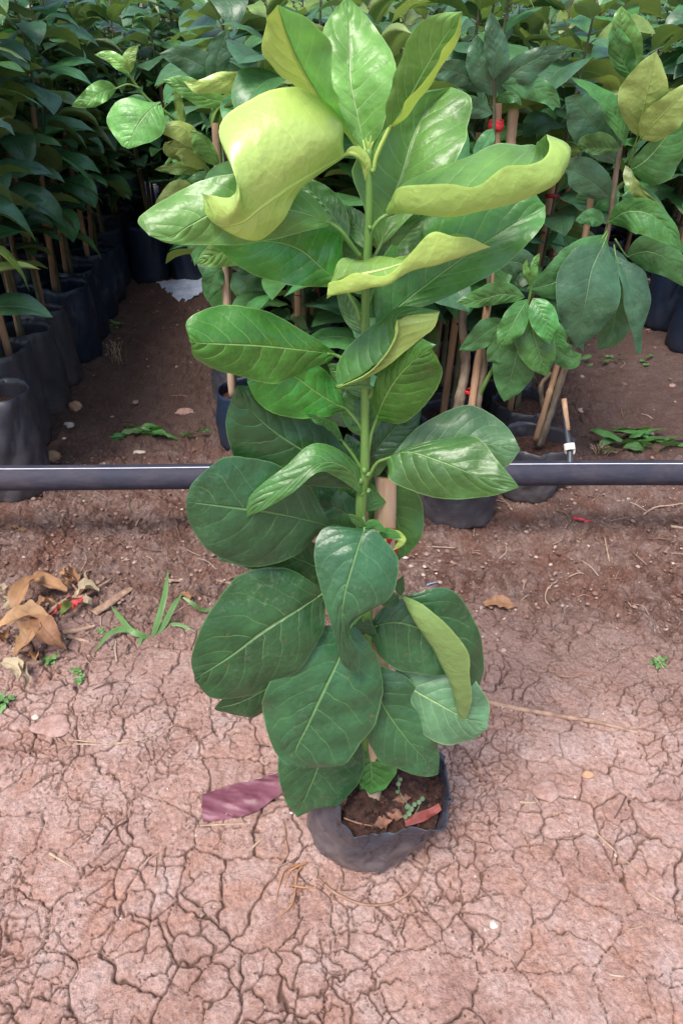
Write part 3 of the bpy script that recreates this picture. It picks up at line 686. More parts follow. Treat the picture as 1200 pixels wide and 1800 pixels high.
# A9 curled lime leaf crossing the stem
LF('leaf_lime', [(578, 506, -.03), (622, 484, -.035), (676, 472, -.036), (738, 452, -.036), (796, 438, -.034), (862, 434, -.03)],
   [(576, 502, -.03), (606, 462, -.012), (654, 450, -.006), (712, 448, -.02), (792, 420, -.02), (862, 434, -.03)],
   [(577, 498, -.034), (612, 488, -.055), (680, 468, -.06), (742, 430, -.058), (800, 414, -.052), (862, 434, -.03)],
   Rc=[(572, 538, -.04), (618, 548, -.06), (676, 520, -.064), (742, 500, -.062), (806, 486, -.054), (862, 434, -.03)], seed=13, wav=0.0030, nt=56, nu=12)
LF('leaf_lime', [(642, 494, -.025), (622, 500, -.034), (596, 508, -.036), (574, 525, -.034)], (6, 0), (20, -.004), under=True, seed=14, nt=18, nu=5, a=.8, pet=[(643, 505, -.002)])
# A10 large pale leaf to the left, half under the curled one
LF('leaf_bright', [(584, 394, -.004), (530, 374, -.016), (460, 362, -.028), (388, 370, -.038), (338, 394, -.046), (300, 416, -.05), (262, 414, -.054)],
   [(584, 396, -.004), (545, 404, -.012), (485, 420, -.022), (420, 430, -.034), (355, 431, -.044), (296, 428, -.05), (262, 414, -.054)],
   [(584, 390, -.004), (552, 346, -.004), (482, 316, -.010), (404, 308, -.02), (322, 330, -.032), (246, 382, -.048), (262, 414, -.054)], pet=[(634, 452, 0), (622, 436, -.002), (602, 408, -.004)], seed=15, wav=0.0035, nu=12, nt=44)
LF('leaf_mid', [(612, 425, .012), (580, 372, .03), (548, 338, .04), (512, 312, .05)], (36, 0), (28, 0), seed=16, pet=[(638, 458, .004)])
LF('leaf_glossy', [(604, 502, .004), (566, 472, .004), (524, 438, .002), (468, 424, -.006), (374, 430, -.012)],
   [(602, 505, .004), (566, 504, 0), (506, 500, -.006), (438, 480, -.010), (374, 430, -.012)],
   [(606, 498, .004), (602, 440, .012), (594, 392, .012), (500, 380, .008), (374, 430, -.012)], pet=[(634, 566, 0), (626, 540, .0), (612, 516, .002)], seed=17)
LF('leaf_bright', [(470, 422, .03), (425, 432, .03), (380, 448, .03), (345, 462, .03)], (30, 0), (28, 0), seed=18)
LF('leaf_mid', [(643, 480, .02), (622, 440, .03), (608, 400, .04)], (22, 0), (28, 0), seed=19)
LF('leaf_mid', [(640, 590, .012), (622, 560, .02), (606, 530, .025), (592, 508, .03)], (16, 0), (22, 0), seed=20, pet=[(642, 600, 0)])
LF('leaf_mid', [(646, 560, .010), (660, 520, .02), (670, 480, .03), (672, 445, .035)], (20, 0), (22, 0), seed=21)
# B1, B2, B3
LF('leaf_glossy', [(587, 623, -.004), (537, 616, -.02), (463, 608, -.036), (403, 605, -.05), (352, 603, -.056), (334, 600, -.057)],
   [(588, 627, -.004), (553, 649, -.014), (494, 671, -.026), (424, 662, -.04), (348, 634, -.052), (334, 601, -.057)],
   [(588, 619, -.004), (545, 590, -.012), (480, 552, -.022), (398, 535, -.034), (332, 558, -.048), (333, 598, -.057)], pet=[(640, 646, 0), (622, 636, -.002), (605, 631, -.004)], seed=22, nu=12, nt=44, dome=0.13, wav=0.0030)
LF('leaf_glossy', [(609, 720, 0), (567, 697, -.01), (520, 664, -.016), (474, 650, -.018), (435, 668, -.018)],
   [(609, 723, 0), (567, 732, -.012), (503, 733, -.02), (455, 710, -.022), (434, 670, -.018)],
   [(608, 714, 0), (592, 674, .0), (556, 640, -.004), (490, 626, -.01), (435, 664, -.018)], pet=[(640, 768, 0), (630, 745, 0)], seed=23, dome=0.12)
LF('leaf_mid', [(604, 779, 0), (582, 750, -.01), (560, 737, -.018), (537, 727, -.024)], (9, 0), (9, -.004), pet=[(636, 826, 0), (620, 800, 0)], seed=24, nt=22, nu=5, a=.9)
# B4
LF('leaf_dark', [(622, 850, .0), (580, 818, -.002), (530, 790, -.008), (480, 757, -.014), (436, 716, -.018), (416, 678, -.020)],
   [(618, 856, .0), (562, 856, -.01), (488, 848, -.02), (424, 822, -.026), (396, 748, -.026), (416, 678, -.02)],
   [(624, 842, .0), (604, 786, .01), (560, 738, .012), (500, 706, .006), (444, 682, -.01), (416, 678, -.02)], pet=[(634, 868, 0)], seed=25, nu=12, nt=40, wav=.0025)
# B5 twisted leaf arching over
LF('leaf_mid', [(640, 868, -.004), (612, 826, -.014), (567, 813, -.028), (515, 845, -.04), (465, 880, -.046), (434, 909, -.05)],
   [(638, 874, -.004), (598, 842, -.02), (560, 830, -.034), (515, 865, -.046), (468, 893, -.05), (434, 909, -.05)],
   [(642, 862, -.004), (622, 812, -.004), (556, 778, -.016), (498, 822, -.032), (440, 872, -.044), (434, 909, -.05)], seed=26, wav=0.0012)
# B6
LF('leaf_dark', [(588, 930, 0), (566, 921, -.006), (507, 907, -.026), (450, 897, -.044), (387, 889, -.056), (345, 884, -.06), (327, 882, -.062)],
   [(588, 932, 0), (560, 942, -.004), (515, 975, -.024), (437, 996, -.044), (366, 968, -.056), (333, 920, -.06), (327, 884, -.062)],
   [(588, 928, 0), (568, 900, -.004), (540, 850, -.012), (470, 812, -.026), (396, 806, -.042), (342, 842, -.054), (327, 880, -.062)], pet=[(636, 948, 0), (610, 936, 0)], seed=27, nu=12, nt=44, wav=.0022)
LF('leaf_dark', [(600, 1012, .010), (560, 998, .008), (507, 977, 0), (440, 970, -.008), (380, 984, -.012)], (42, -.006), (40, .006), pet=[(640, 1020, 0)], seed=28, wav=.003)
LF('leaf_dark', [(630, 930, 0.002), (600, 925, .0), (575, 915, -.002)], (14, 0), (22, 0), seed=29, nt=14, nu=4)
LF('leaf_dark', [(634, 850, 0.012), (600, 842, .01), (570, 846, .004)], (14, 0), (12, 0), seed=30, nt=14, nu=4)
LF('leaf_mid', [(640, 928, -.012), (628, 916, -.014), (610, 903, -.016)], (8, 0), (9, 0), seed=31, nt=14, nu=4)
LF('leaf_mid', [(640, 928, -.012), (658, 922, -.014), (680, 938, -.016)], (9, 0), (8, 0), seed=32, nt=14, nu=4)
LF('leaf_dark', [(640, 905, .03), (605, 880, .03), (585, 830, .03), (570, 780, .03)], (38, 0), (40, 0), seed=33)
LF('leaf_mid', [(636, 900, .022), (618, 880, .024), (610, 850, .026), (612, 820, .03)], (18, 0), (22, 0), seed=34)
for i_, (b_, tp_, dz_, w_, mt_) in enumerate([((642, 700), (598, 655), .03, 20, 'leaf_mid'), ((640, 860), (590, 800), .04, 26, 'leaf_dark'), ((640, 900), (668, 850), .03, 22, 'leaf_mid'), ((642, 960), (600, 1000), .02, 24, 'leaf_dark'),
        ((640, 780), (690, 820), .04, 26, 'leaf_dark'), ((645, 560), (690, 500), .03, 22, 'leaf_mid'), ((644, 520), (600, 470), .035, 22, 'leaf_mid'), ((645, 440), (612, 380), .03, 20, 'leaf_mid'),
        ((642, 640), (700, 655), .035, 22, 'leaf_dark'), ((640, 740), (575, 720), .045, 28, 'leaf_dark'), ((642, 1150), (610, 1100), .02, 24, 'leaf_dark'), ((640, 930), (560, 880), .035, 30, 'leaf_dark')]):
    mx_, my_ = (b_[0] + tp_[0]) / 2, (b_[1] + tp_[1]) / 2
    LF(mt_, [(b_[0], b_[1], dz_ * .2), (mx_ + 4, my_ - 5, dz_ * .6), (tp_[0], tp_[1], dz_), (2 * tp_[0] - mx_, 2 * tp_[1] - my_ + 8, dz_ * 1.1)], (w_, 0), (w_ * 1.15, 0), seed=600 + i_)
# C1 the leaf hanging down the middle
LF('leaf_dark', [(640, 932, -.014), (635, 946, -.022), (621, 988, -.040), (604, 1050, -.056), (601, 1105, -.060), (612, 1155, -.056), (631, 1187, -.052)],
   [(641, 930, -.014), (664, 936, -.018), (699, 985, -.028), (686, 1046, -.046), (618, 1100, -.058), (630, 1150, -.052), (632, 1187, -.052)],
   [(638, 930, -.014), (572, 926, -.018), (553, 975, -.034), (568, 1052, -.052), (586, 1110, -.062), (602, 1168, -.058), (630, 1187, -.052)], seed=35, pet=[(637, 905, -.002), (640, 920, -.008)], nt=48, nu=10, wav=.0015, dome=.1)
# C2
LF('leaf_dark', [(570, 1042, -.014), (520, 1074, -.036), (465, 1108, -.056), (412, 1148, -.068), (364, 1180, -.074), (342, 1193, -.076)],
   [(572, 1052, -.014), (564, 1118, -.034), (516, 1182, -.052), (448, 1224, -.066), (372, 1222, -.074), (342, 1196, -.076)],
   [(566, 1034, -.014), (498, 998, -.026), (416, 1016, -.044), (358, 1092, -.060), (336, 1160, -.072), (342, 1190, -.076)], pet=[(640, 1020, 0), (600, 1030, -.006)], seed=36, nt=48, nu=14, wav=.0032, dome=.09)
# C3
LF('leaf_dark', [(618, 1100, -.012), (597, 1155, -.032), (565, 1222, -.056), (540, 1275, -.068), (519, 1322, -.074), (532, 1352, -.076)],
   [(628, 1104, -.012), (664, 1158, -.024), (674, 1222, -.040), (648, 1294, -.058), (590, 1340, -.070), (534, 1353, -.076)],
   [(606, 1098, -.012), (528, 1112, -.026), (466, 1206, -.052), (466, 1278, -.066), (490, 1330, -.074), (531, 1352, -.076)], pet=[(642, 1075, 0)], seed=37, nt=48, nu=14, wav=.0052, dome=.11)
LF('leaf_dark', [(520, 1180, -.0), (470, 1210, -.01), (420, 1235, -.016), (376, 1246, -.02)], (34, 0), (36, 0), pet=[(600, 1150, 0)], seed=38)
LF('leaf_dark', [(650, 1102, 0), (700, 1094, -.004), (750, 1112, -.008), (790, 1146, -.012), (820, 1178, -.014)],
   [(650, 1095, 0), (696, 1052, .01), (762, 1056, .01), (812, 1108, .0), (820, 1176, -.014)],
   [(650, 1108, 0), (668, 1158, -.012), (712, 1180, -.02), (770, 1186, -.02), (820, 1180, -.014)], pet=[(642, 1095, 0)], seed=39, wav=.002)
# C6 folded leaf on the right
LF('leaf_dark', [(708, 1048, -.004), (738, 1086, -.014), (774, 1136, -.024), (796, 1190, -.030), (804, 1235, -.034), (812, 1276, -.038)],
   [(710, 1046, -.004), (790, 1036, .004), (838, 1106, .0), (846, 1178, -.010), (838, 1240, -.024), (812, 1276, -.038)],
   [(712, 1048, -.008), (762, 1074, -.034), (806, 1126, -.048), (826, 1186, -.052), (828, 1240, -.048), (812, 1276, -.038)],
   Rc=[(702, 1052, -.01), (708, 1100, -.034), (742, 1164, -.046), (774, 1218, -.050), (792, 1256, -.046), (812, 1276, -.038)], seed=40, pet=[(645, 1060, 0), (680, 1048, 0)], wav=.002)
LF('leaf_pale', [(692, 1182, -.0), (720, 1208, -.014), (768, 1236, -.030), (812, 1260, -.040), (856, 1281, -.046)],
   [(698, 1176, 0), (756, 1164, -.002), (826, 1186, -.012), (858, 1236, -.03), (856, 1279, -.046)],
   [(688, 1186, 0), (712, 1248, -.024), (752, 1296, -.04), (812, 1306, -.048), (856, 1283, -.046)], pet=[(644, 1160, 0)], seed=41)
LF('leaf_dark', [(654, 1180, -.006), (672, 1237, -.024), (706, 1288, -.036), (744, 1332, -.044), (769, 1361, -.048)],
   [(664, 1174, -.006), (722, 1196, -.012), (756, 1262, -.026), (772, 1322, -.040), (770, 1361, -.048)],
   [(646, 1184, -.006), (636, 1262, -.03), (664, 1334, -.044), (722, 1362, -.05), (768, 1362, -.048)], pet=[(643, 1150, 0)], seed=42)
LF('leaf_dark', [(600, 1270, -.002), (566, 1332, -.02), (545, 1382, -.03), (522, 1436, -.036)],
   [(622, 1276, 0), (642, 1338, -.012), (606, 1402, -.026), (523, 1437, -.036)],
   [(578, 1268, -.002), (494, 1318, -.02), (496, 1396, -.034), (521, 1436, -.036)], pet=[(641, 1240, 0)], seed=43)
LF('leaf_mid', [(648, 1280, .006), (650, 1328, -.004), (653, 1365, -.012), (650, 1397, -.018)], (46, 0), (36, 0), pet=[(641, 1240, 0)], seed=44, a=.9)
# D1 leaf with its far half showing the pale underside
d1_leaf = LF('leaf_mid', [(592, 681, -.02), (642, 658, -.028), (672, 630, -.032), (694, 596, -.034), (700, 560, -.034), (772, 548, -.032)],
   [(592, 678, -.02), (594, 636, -.010), (628, 592, -.006), (668, 562, -.008), (706, 538, -.02), (772, 546, -.032)],
   [(592, 684, -.02), (648, 662, -.03), (690, 636, -.034), (726, 606, -.036), (762, 576, -.036), (772, 549, -.032)], flipR=True, seed=45, wav=.0008, pet=[(648, 702, 0), (652, 680, -.01)])
mb = MB()
tube(mb, chain([(592, 682, -.022), (642, 659, -.030), (672, 631, -.035), (693, 596, -.037), (698, 562, -.036)]), [0.0006, .0024, .0028, .0032, .0008], n=30, seg=6, flat=.3)
mb.build('margin', M['leaf_lime'], d1_leaf)
# D2
LF('leaf_glossy', [(661, 738, -.0), (672, 708, -.012), (692, 672, -.024), (722, 638, -.034), (760, 612, -.042)],
   [(658, 732, 0), (656, 684, -.008), (678, 630, -.018), (722, 592, -.03), (766, 606, -.042)],
   [(666, 740, 0), (718, 738, -.014), (762, 694, -.028), (776, 646, -.038), (760, 614, -.042)], pet=[(646, 800, 0), (652, 765, 0)], seed=46, nu=12, wav=.002)
LF('leaf_mid', [(646, 772, .012), (640, 730, .02), (635, 694, .026), (640, 662, .03)], (40, 0), (34, 0), seed=47)
LF('leaf_dark', [(650, 806, .012), (680, 768, .018), (710, 735, .024), (740, 702, .03)], (30, .0), (38, -.006), seed=48)
LF('leaf_dark', [(648, 835, .014), (624, 800, .02), (608, 762, .03)], (22, 0), (24, 0), seed=49)
LF('leaf_mid', [(650, 842, .018), (664, 800, .022), (680, 768, .03)], (18, 0), (20, 0), seed=50)
# D6, D7
LF('leaf_pale', [(690, 802, 0), (750, 782, .0), (807, 774, -.002), (856, 780, -.008), (913, 790, -.012)],
   [(690, 799, 0), (734, 752, .012), (816, 712, .018), (884, 744, .008), (913, 788, -.012)],
   [(690, 806, 0), (752, 806, -.004), (806, 824, -.010), (880, 824, -.014), (913, 792, -.012)], seed=51)
LF('leaf_mid', [(677, 807, -.006), (716, 794, -.014), (774, 811, -.030), (840, 837, -.044), (911, 856, -.054)],
   [(678, 804, -.006), (742, 780, -.008), (830, 766, -.016), (876, 812, -.036), (911, 855, -.054)],
   [(677, 810, -.006), (694, 848, -.022), (766, 876, -.038), (852, 874, -.052), (911, 857, -.054)], pet=[(646, 845, 0), (654, 826, -.002), (664, 812, -.004)], seed=52, dome=.1)
# E
LF('leaf_mid', [(650, 850, .030), (682, 882, .036), (702, 930, .036), (694, 990, .030)], (52, 0), (44, 0), seed=53, wav=.003, pet=[(640, 848, 0)])
LF('leaf_lime', [(676, 944, -.004), (696, 938, -.008), (708, 952, -.012), (688, 968, -.012)], (7, 0), (10, 0), under=True, seed=54, nt=16, nu=4)
LF('leaf_mid', [(664, 944, -.008), (684, 936, -.014), (706, 946, -.018)], (9, 0), (11, 0), seed=55, nt=14, nu=4)
LF('leaf_dark', [(705, 1046, -.006), (702, 1030, -.010), (708, 1012, -.014)], (9, 0), (9, 0), seed=56, nt=14, nu=4)
LF('leaf_dark', [(700, 1048, -.004), (684, 1056, -.008), (666, 1060, -.008)], (14, 0), (12, 0), seed=57, nt=14, nu=4)
LF('leaf_dark', [(640, 1118, -.004), (644, 1105, -.010), (648, 1090, -.012)], (18, 0), (18, 0), seed=58, nt=14, nu=4)

M['scrap_brown'] = simple('scrap_brown', (0.12, 0.05, 0.03), (0.24, 0.11, 0.07), 60, 0.7, 0.5)
# bits lying in the bag
sz = SZ + bagz0 + 0.008
def Gs(x, y, dz=0.0): return G(x, y, sz + dz)
mb = MB()
blade(mb, [Gs(712, 1448), Gs(738, 1436, .006), Gs(758, 1426, .003), Gs(773, 1417, .008)], [Gs(710, 1440), Gs(734, 1428, .009), Gs(756, 1420, .006), Gs(770, 1412, .01)],
      [Gs(713, 1453), Gs(742, 1445, .004), Gs(762, 1434), Gs(776, 1424, .005)], nt=16, nu=3, wav=.002, dome=.2)
tag(mb.build('plastic_strip', M['plastic_red_faded']), 'short faded red plastic strip lying on the soil inside the front grow bag', 'plastic scrap')
weed = empty('creeping_weed', Gs(716, 1425), 'tiny pale creeping weed with round leaves growing in the front grow bag', 'weed')
mb = MB(); base = Gs(716, 1425)
def rel(p): return p - base
tube(mb, [rel(Gs(722, 1440)), rel(Gs(716, 1415, .012)), rel(Gs(702, 1392, .022)), rel(Gs(700, 1362, .035))], 0.0006, n=16, seg=5)
tube(mb, [rel(Gs(722, 1440)), rel(Gs(734, 1422, .01)), rel(Gs(740, 1404, .02))], 0.0006, n=10, seg=5)
ws = mb.build('stem', M['weed_dull'], weed)
for i, (x, y, z, r) in enumerate([(700, 1378, .03, 5), (704, 1370, .03, 4), (698, 1392, .025, 4), (716, 1418, .012, 6), (722, 1422, .012, 6), (718, 1430, .01, 6), (736, 1410, .02, 5), (742, 1404, .02, 5), (728, 1414, .014, 5), (712, 1436, .006, 5)]):
    r *= .85; hs_ = [rel(Gs(x + r * math.cos(q), y + r * math.sin(q), z + .001 * math.cos(q * 2))) for q in np.linspace(math.pi, 0, 7)]
    hb_ = [rel(Gs(x + r * math.cos(q), y - r * math.sin(q), z + .001 * math.cos(q * 2))) for q in np.linspace(math.pi, 0, 7)]
    mb = MB(); blade(mb, [(a_ + b_) / 2 for a_, b_ in zip(hs_, hb_)], hb_, hs_, nt=12, nu=3, wav=0, rag=0)
    mb.build('leaf', M['weed_dull'], weed)
def twig(name, pts, r, matn, label, cat='twig', ridge=0.3, lift=0.0, seed=1, gfun=None, n=None, flat=1.0):
    g = gfun or GG; mb = MB(); L_ = len(pts)
    tube(mb, [g(x, y, lift + r * 0.7 + (pts[i][2] if len(pts[i]) > 2 else 0)) for i, (x, y) in enumerate([(q[0], q[1]) for q in pts])], [r, r * .95, r * .85, r * .55], n=n or 10 * L_, seg=7, knob=ridge, seed=seed, flat=flat)
    return tag(mb.build(name, M[matn]), label, cat)
twig('twig', [(604, 1438), (630, 1447), (655, 1452)], .0013, 'vine_brown', 'thin brown twig on the soil just inside the front rim of the front bag', gfun=lambda x, y, z=0: G(x, y, sz + z))
for i, (x, y, a) in enumerate([(596, 1412, .5), (694, 1432, -.3), (672, 1446, .2), (706, 1404, .1)]):
    c = Gs(x, y, .003); d = np.array((math.cos(a), math.sin(a), .1)) * .014; s_ = np.array((-math.sin(a), math.cos(a), .3)) * .007
    mb = MB(); blade(mb, [c - d, c, c + d], [c - d, c + s_, c + d], [c - d, c - s_, c + d], nt=14, nu=4, wav=.004, rag=.5, seed=i)
    tag(mb.build('dry_leaf_scrap', M['scrap_brown']), ['small brown leaf scrap at the left edge of the soil in the front bag', 'brown leaf scrap beside the red strip in the front bag', 'brown leaf scrap near the front rim in the front bag', 'reddish leaf scrap behind the small weed in the front bag'][i], 'leaf scrap')
# ------------------------------------------------------------------ the water pipe across the row
PY, PZ, PR = 1.300, 0.190, 0.0285
pipe = empty('water_pipe', (0, PY, PZ), 'long black plastic water pipe with a thin white line, running across before the bags', 'pipe')
mb = MB(); n_ = 60
pts = [np.array((x, 0.010 * math.sin(x * 1.3), 0.004 * math.sin(x * 2.1 + .4) - 0.0025 * x)) for x in np.linspace(-2.6, 2.6, 14)]
tube(mb, pts, PR, n=90, seg=40); mb.build('pipe_wall', M['pipe'], pipe)
pc = cr(pts, 90); sv = []; sf = []
for i in range(90):
    for a in (73.5, 77.5):
        sv.append(pc[i] + np.array((0, -(PR + .0006) * math.cos(R(a)), (PR + .0006) * math.sin(R(a)))))
for i in range(89): sf.append((2 * i, 2 * i + 2, 2 * i + 3, 2 * i + 1))
mb = MB(); mb.add(np.array(sv), sf); mb.build('stripe', M['stripe_white'], pipe)
mb = MB(); b0 = P(1003, 812, PY) - np.array((0, PY, PZ)); b1 = P(1001, 792, PY + .03) - np.array((0, PY, PZ)); b2 = P(990, 704, PY + 0.10) - np.array((0, PY, PZ))
tube(mb, [b0 + np.array((0, 0.004, -.01)), b1], 0.0075, n=6, seg=14)
tube(mb, [b1, b1 * .5 + b2 * .5 + np.array((-.002, 0, 0)), b2], [.0062, .0058, .0055], n=12, seg=12)
ris = mb.build('riser_tube', M['tube_black'], pipe)
mb = MB(); tube(mb, [b1 * .9 + b0 * .1, b1 * 1.0, b1 * .86 + b2 * .14], [0.0105, 0.0125, 0.0118], n=8, seg=18); mb.build('collar', M['cap_white'], ris)
mb = MB(); tube(mb, [b1 * .6 + b2 * .4, b2 + np.array((0, 0, .004))], [.0064, .0060], n=6, seg=12); mb.build('sleeve', M['bamboo_old'], ris)

# ------------------------------------------------------------------ nursery saplings behind
def leaf3(mb, base, az, el, L, W, droop, rs, mi=0, nt=11, nu=3, curl=0.0, roll=0.0, fold=0.0):
    """a leaf grown from base: azimuth, elevation of its start, length, half width, total bend downward"""
    n = 6; p = np.array(base, float); mid = [p.copy()]; e = el; d = L / (n - 1); dirs = []
    for i in range(n - 1):
        v = np.array((math.cos(az) * math.cos(e), math.sin(az) * math.cos(e), math.sin(e))); p = p + v * d; mid.append(p.copy()); dirs.append(v); e -= droop / (n - 1)
    mid = np.array(mid); dirs.append(dirs[-1]); dirs = np.array(dirs)
    side = np.array((math.sin(az), -math.cos(az), 0.0)); up = np.cross(side, dirs)
    cr_, sr_ = math.cos(roll), math.sin(roll)
    sd_ = side * cr_ + up * sr_; un = np.cross(sd_, dirs)
    pr = PROF(np.linspace(0, 1, n), 0.8, 0.8)[:, None] * W
    cf, sf_ = math.cos(fold), math.sin(fold)
    Rr = mid + (sd_ * cf + un * sf_) * pr; Le = mid + (-sd_ * cf + un * sf_) * pr
    if curl:
        Rr = mid + (sd_ * 0.25 + un * 0.5) * pr; Rc = mid + (sd_ * 1.25 + un * 0.1) * pr
    else: Rc = None
    blade(mb, mid, Le, Rr, None, Rc, nt=nt, nu=nu, wav=0.003, rag=0.04, seed=int(rs.randint(1 << 20)), dome=0.10, mi=mi)

def grow_plant(seed, H, low, nl, hbag, rbag, single, mats, leafL=(0.125, 0.195), tiez=(0.74,), stakeH=0.72, lean=0.0, topbright=0.0, density=1.0):
    """empty > grow_bag (> soil), stem, stake (> tie), and either each leaf or one crown"""
    rs = np.random.RandomState(seed)
    root = empty('nursery_sapling')
    o, rows = bag_mesh('grow_bag', (0, 0), (rs.uniform(-.012, .012), rs.uniform(-.01, .01)), hbag, rbag, rbag * rs.uniform(.88, 1.0), M['bag_dusty'] if hbag < .2 else M['bag_dark'], root, seed=seed,
                        segs=56, lean_noise=0.006, crease=.007)
    soil_mesh('soil', rows[12].copy(), M['soil_dark'], o, seed=seed, lump=.006, segs=56)
    zs = rows[12][:, 2].mean()
    sx, sy = rs.uniform(-.02, .02, 2); bx, by = rs.uniform(-.03, .03, 2)
    pts = [np.array((sx, sy, zs - .02)), np.array((sx + bx * .4, sy + by * .4, zs + (H - zs) * .35)), np.array((bx, by, zs + (H - zs) * .7)), np.array((bx + rs.uniform(-.02, .02), by, H))]
    mb = MB(); tube(mb, pts, [.0085, .0065, .0045, .002], n=26, seg=8, knob=.2, seed=seed)
    mb.build('stem', M['stem_shade'], root)
    ax, ay = sx + rs.choice([-1, 1]) * .022, sy + rs.uniform(-.02, .02)
    mb = MB(); tp = np.array((ax * .4 + bx, ay * .4 + by, stakeH)); bp = np.array((ax, ay, zs - .03))
    tube(mb, [bp, bp * .5 + tp * .5, tp], [.0095, .009, .0085], n=24, seg=10, knob=.06, seed=seed)
    st = mb.build('stake', M['bamboo_old'], root)
    for tz in tiez:
        mb = MB(); f = (tz - bp[2]) / (tp[2] - bp[2]); c = bp * (1 - f) + tp * f; tie(mb, c + np.array((0.004, 0, 0)), .0135, .0125, 0, .0014)
        tube(mb, [c + np.array((.012, -.014, 0)), c + np.array((.022, -.024, -.012))], [.003, .0015], n=5, seg=6)
        mb.build('tie', M['tie_red'], st)
    pc = cr(pts, 60); crown = MB(); az = rs.rand() * 6.28
    for i in range(nl):
        t = (i + rs.rand() * .8) / nl; z = low + (H - low) * t; k = np.argmin(np.abs(pc[:, 2] - z)); base = pc[k]
        az += 2.4 + rs.uniform(-.5, .5)
        top = t > 0.86
        L = rs.uniform(*leafL) * (0.62 if top else 1.0) ; el = rs.uniform(.1, .75) if not top else rs.uniform(.7, 1.2)
        # petiole and blade
        pd = np.array((math.cos(az) * math.cos(el), math.sin(az) * math.cos(el), math.sin(el))); pb = base + pd * rs.uniform(.015, .045) * (0.5 if top else 1)
        mi = 0 if rs.rand() < .62 else 1
        if rs.rand() < .07 or (top and rs.rand() < topbright): mi = 2
        tgt = crown if not single else MB()
        tube(tgt, [base, (base + pb) / 2 + np.array((0, 0, .002)), pb], .0013, n=4, seg=5, mi=3, cap=False)
        leaf3(tgt, pb, az + rs.uniform(-.2, .2), el - .15, L, L * rs.uniform(.27, .36), rs.uniform(.6, 1.7), rs, mi, nt=16 if single else 10, nu=4 if single else 3,
              curl=rs.rand() < .10, roll=rs.uniform(-.5, .5), fold=rs.uniform(-.1, .35))
        if single: tgt.build('leaf', mats, root)
    if not single: crown.build('crown', mats, root)
    return root

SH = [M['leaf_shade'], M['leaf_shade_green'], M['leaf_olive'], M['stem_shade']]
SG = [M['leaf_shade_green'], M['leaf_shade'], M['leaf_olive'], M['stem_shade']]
hold = []
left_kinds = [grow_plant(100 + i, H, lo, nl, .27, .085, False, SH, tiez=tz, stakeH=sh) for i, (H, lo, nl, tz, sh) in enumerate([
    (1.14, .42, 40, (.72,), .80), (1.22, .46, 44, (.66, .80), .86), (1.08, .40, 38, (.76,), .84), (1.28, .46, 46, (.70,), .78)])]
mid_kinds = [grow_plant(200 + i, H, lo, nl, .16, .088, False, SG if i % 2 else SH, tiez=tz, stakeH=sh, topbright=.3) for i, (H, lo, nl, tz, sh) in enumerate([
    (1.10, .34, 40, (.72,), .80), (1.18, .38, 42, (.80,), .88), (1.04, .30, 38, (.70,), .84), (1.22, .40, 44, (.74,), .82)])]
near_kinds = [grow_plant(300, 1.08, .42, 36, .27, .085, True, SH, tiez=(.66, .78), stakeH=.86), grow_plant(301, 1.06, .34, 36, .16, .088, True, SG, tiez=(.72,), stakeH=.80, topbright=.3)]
used = set(); prs = np.random.RandomState(99)
def project(x, y, z):
    dz = z - CAMZ; dep = y * cp - dz * sp; v = (y * sp + dz * cp) / dep
    return 600 + FPX * x / dep, 900 - FPX * v
def put(kind, x, y, s, rz, label, cat, group):
    o = kind if kind not in used else copy_tree(kind); used.add(kind)
    o.location = (x, y, gz(x, y) - .004); o.rotation_euler = (prs.uniform(-.045, .045), prs.uniform(-.045, .045), rz); o.scale = (s, s, s * prs.uniform(.92, 1.06))
    tag(o, label, cat, group); return o
rs = np.random.RandomState(12)
def inview(x, y, m=170): 
    a = project(x, y, 0.9)[0]; b_ = project(x, y, 0.2)[0]
    return max(a, b_) > -m and min(a, b_) < 1200 + m
# left block: the row along the path, then the ones behind it
edge_pts = [(-.865, 1.56), (-.955, 1.80), (-.965, 2.03), (-.985, 2.24), (-1.0, 2.46), (-1.02, 2.68), (-1.045, 2.90), (-1.07, 3.12), (-1.10, 3.34), (-1.12, 3.56), (-1.15, 3.8), (-1.18, 4.05)]
ords = ['nearest', 'second', 'third', 'fourth', 'fifth', 'sixth']
for r, (ex, ey) in enumerate(edge_pts):
    for c in range(6):
        x = ex - c * .195 + (rs.uniform(-.012, .012) if c else 0); y = ey + rs.uniform(-.02, .02) + c * .02
        if not inview(x, y): continue
        if c == 0 and r < 6:
            k = near_kinds[0] if r in (0, 1, 2) else left_kinds[r % 4]
            lab = ('%s sapling along the left block\'s path edge, in a tall black bag' % ords[r])
        else:
            k = left_kinds[rs.randint(4)]; lab = 'leafy sapling in a black bag packed deep in the dark left block'
        o = put(k, x, y, rs.uniform(.92, 1.06), rs.rand() * 6.28, lab, 'sapling', 'saplings in the left block')
        if c == 0:
            for ch in o.children:
                if ch.name.startswith('grow_bag') and r in (0, 3):
                    ch.data = ch.data.copy(); ch.data.materials[0] = M['bag_dusty']
for r in range(6):
    for c in range(4):
        x = -.93 + c * .19 + rs.uniform(-.02, .02); y = 3.45 + r * .22 + rs.uniform(-.02, .02)
        put(left_kinds[rs.randint(4)], x, y, rs.uniform(.95, 1.05), rs.rand() * 6.28, 'leafy sapling in a black bag at the dark far end of the left path', 'sapling', 'saplings closing the left path')
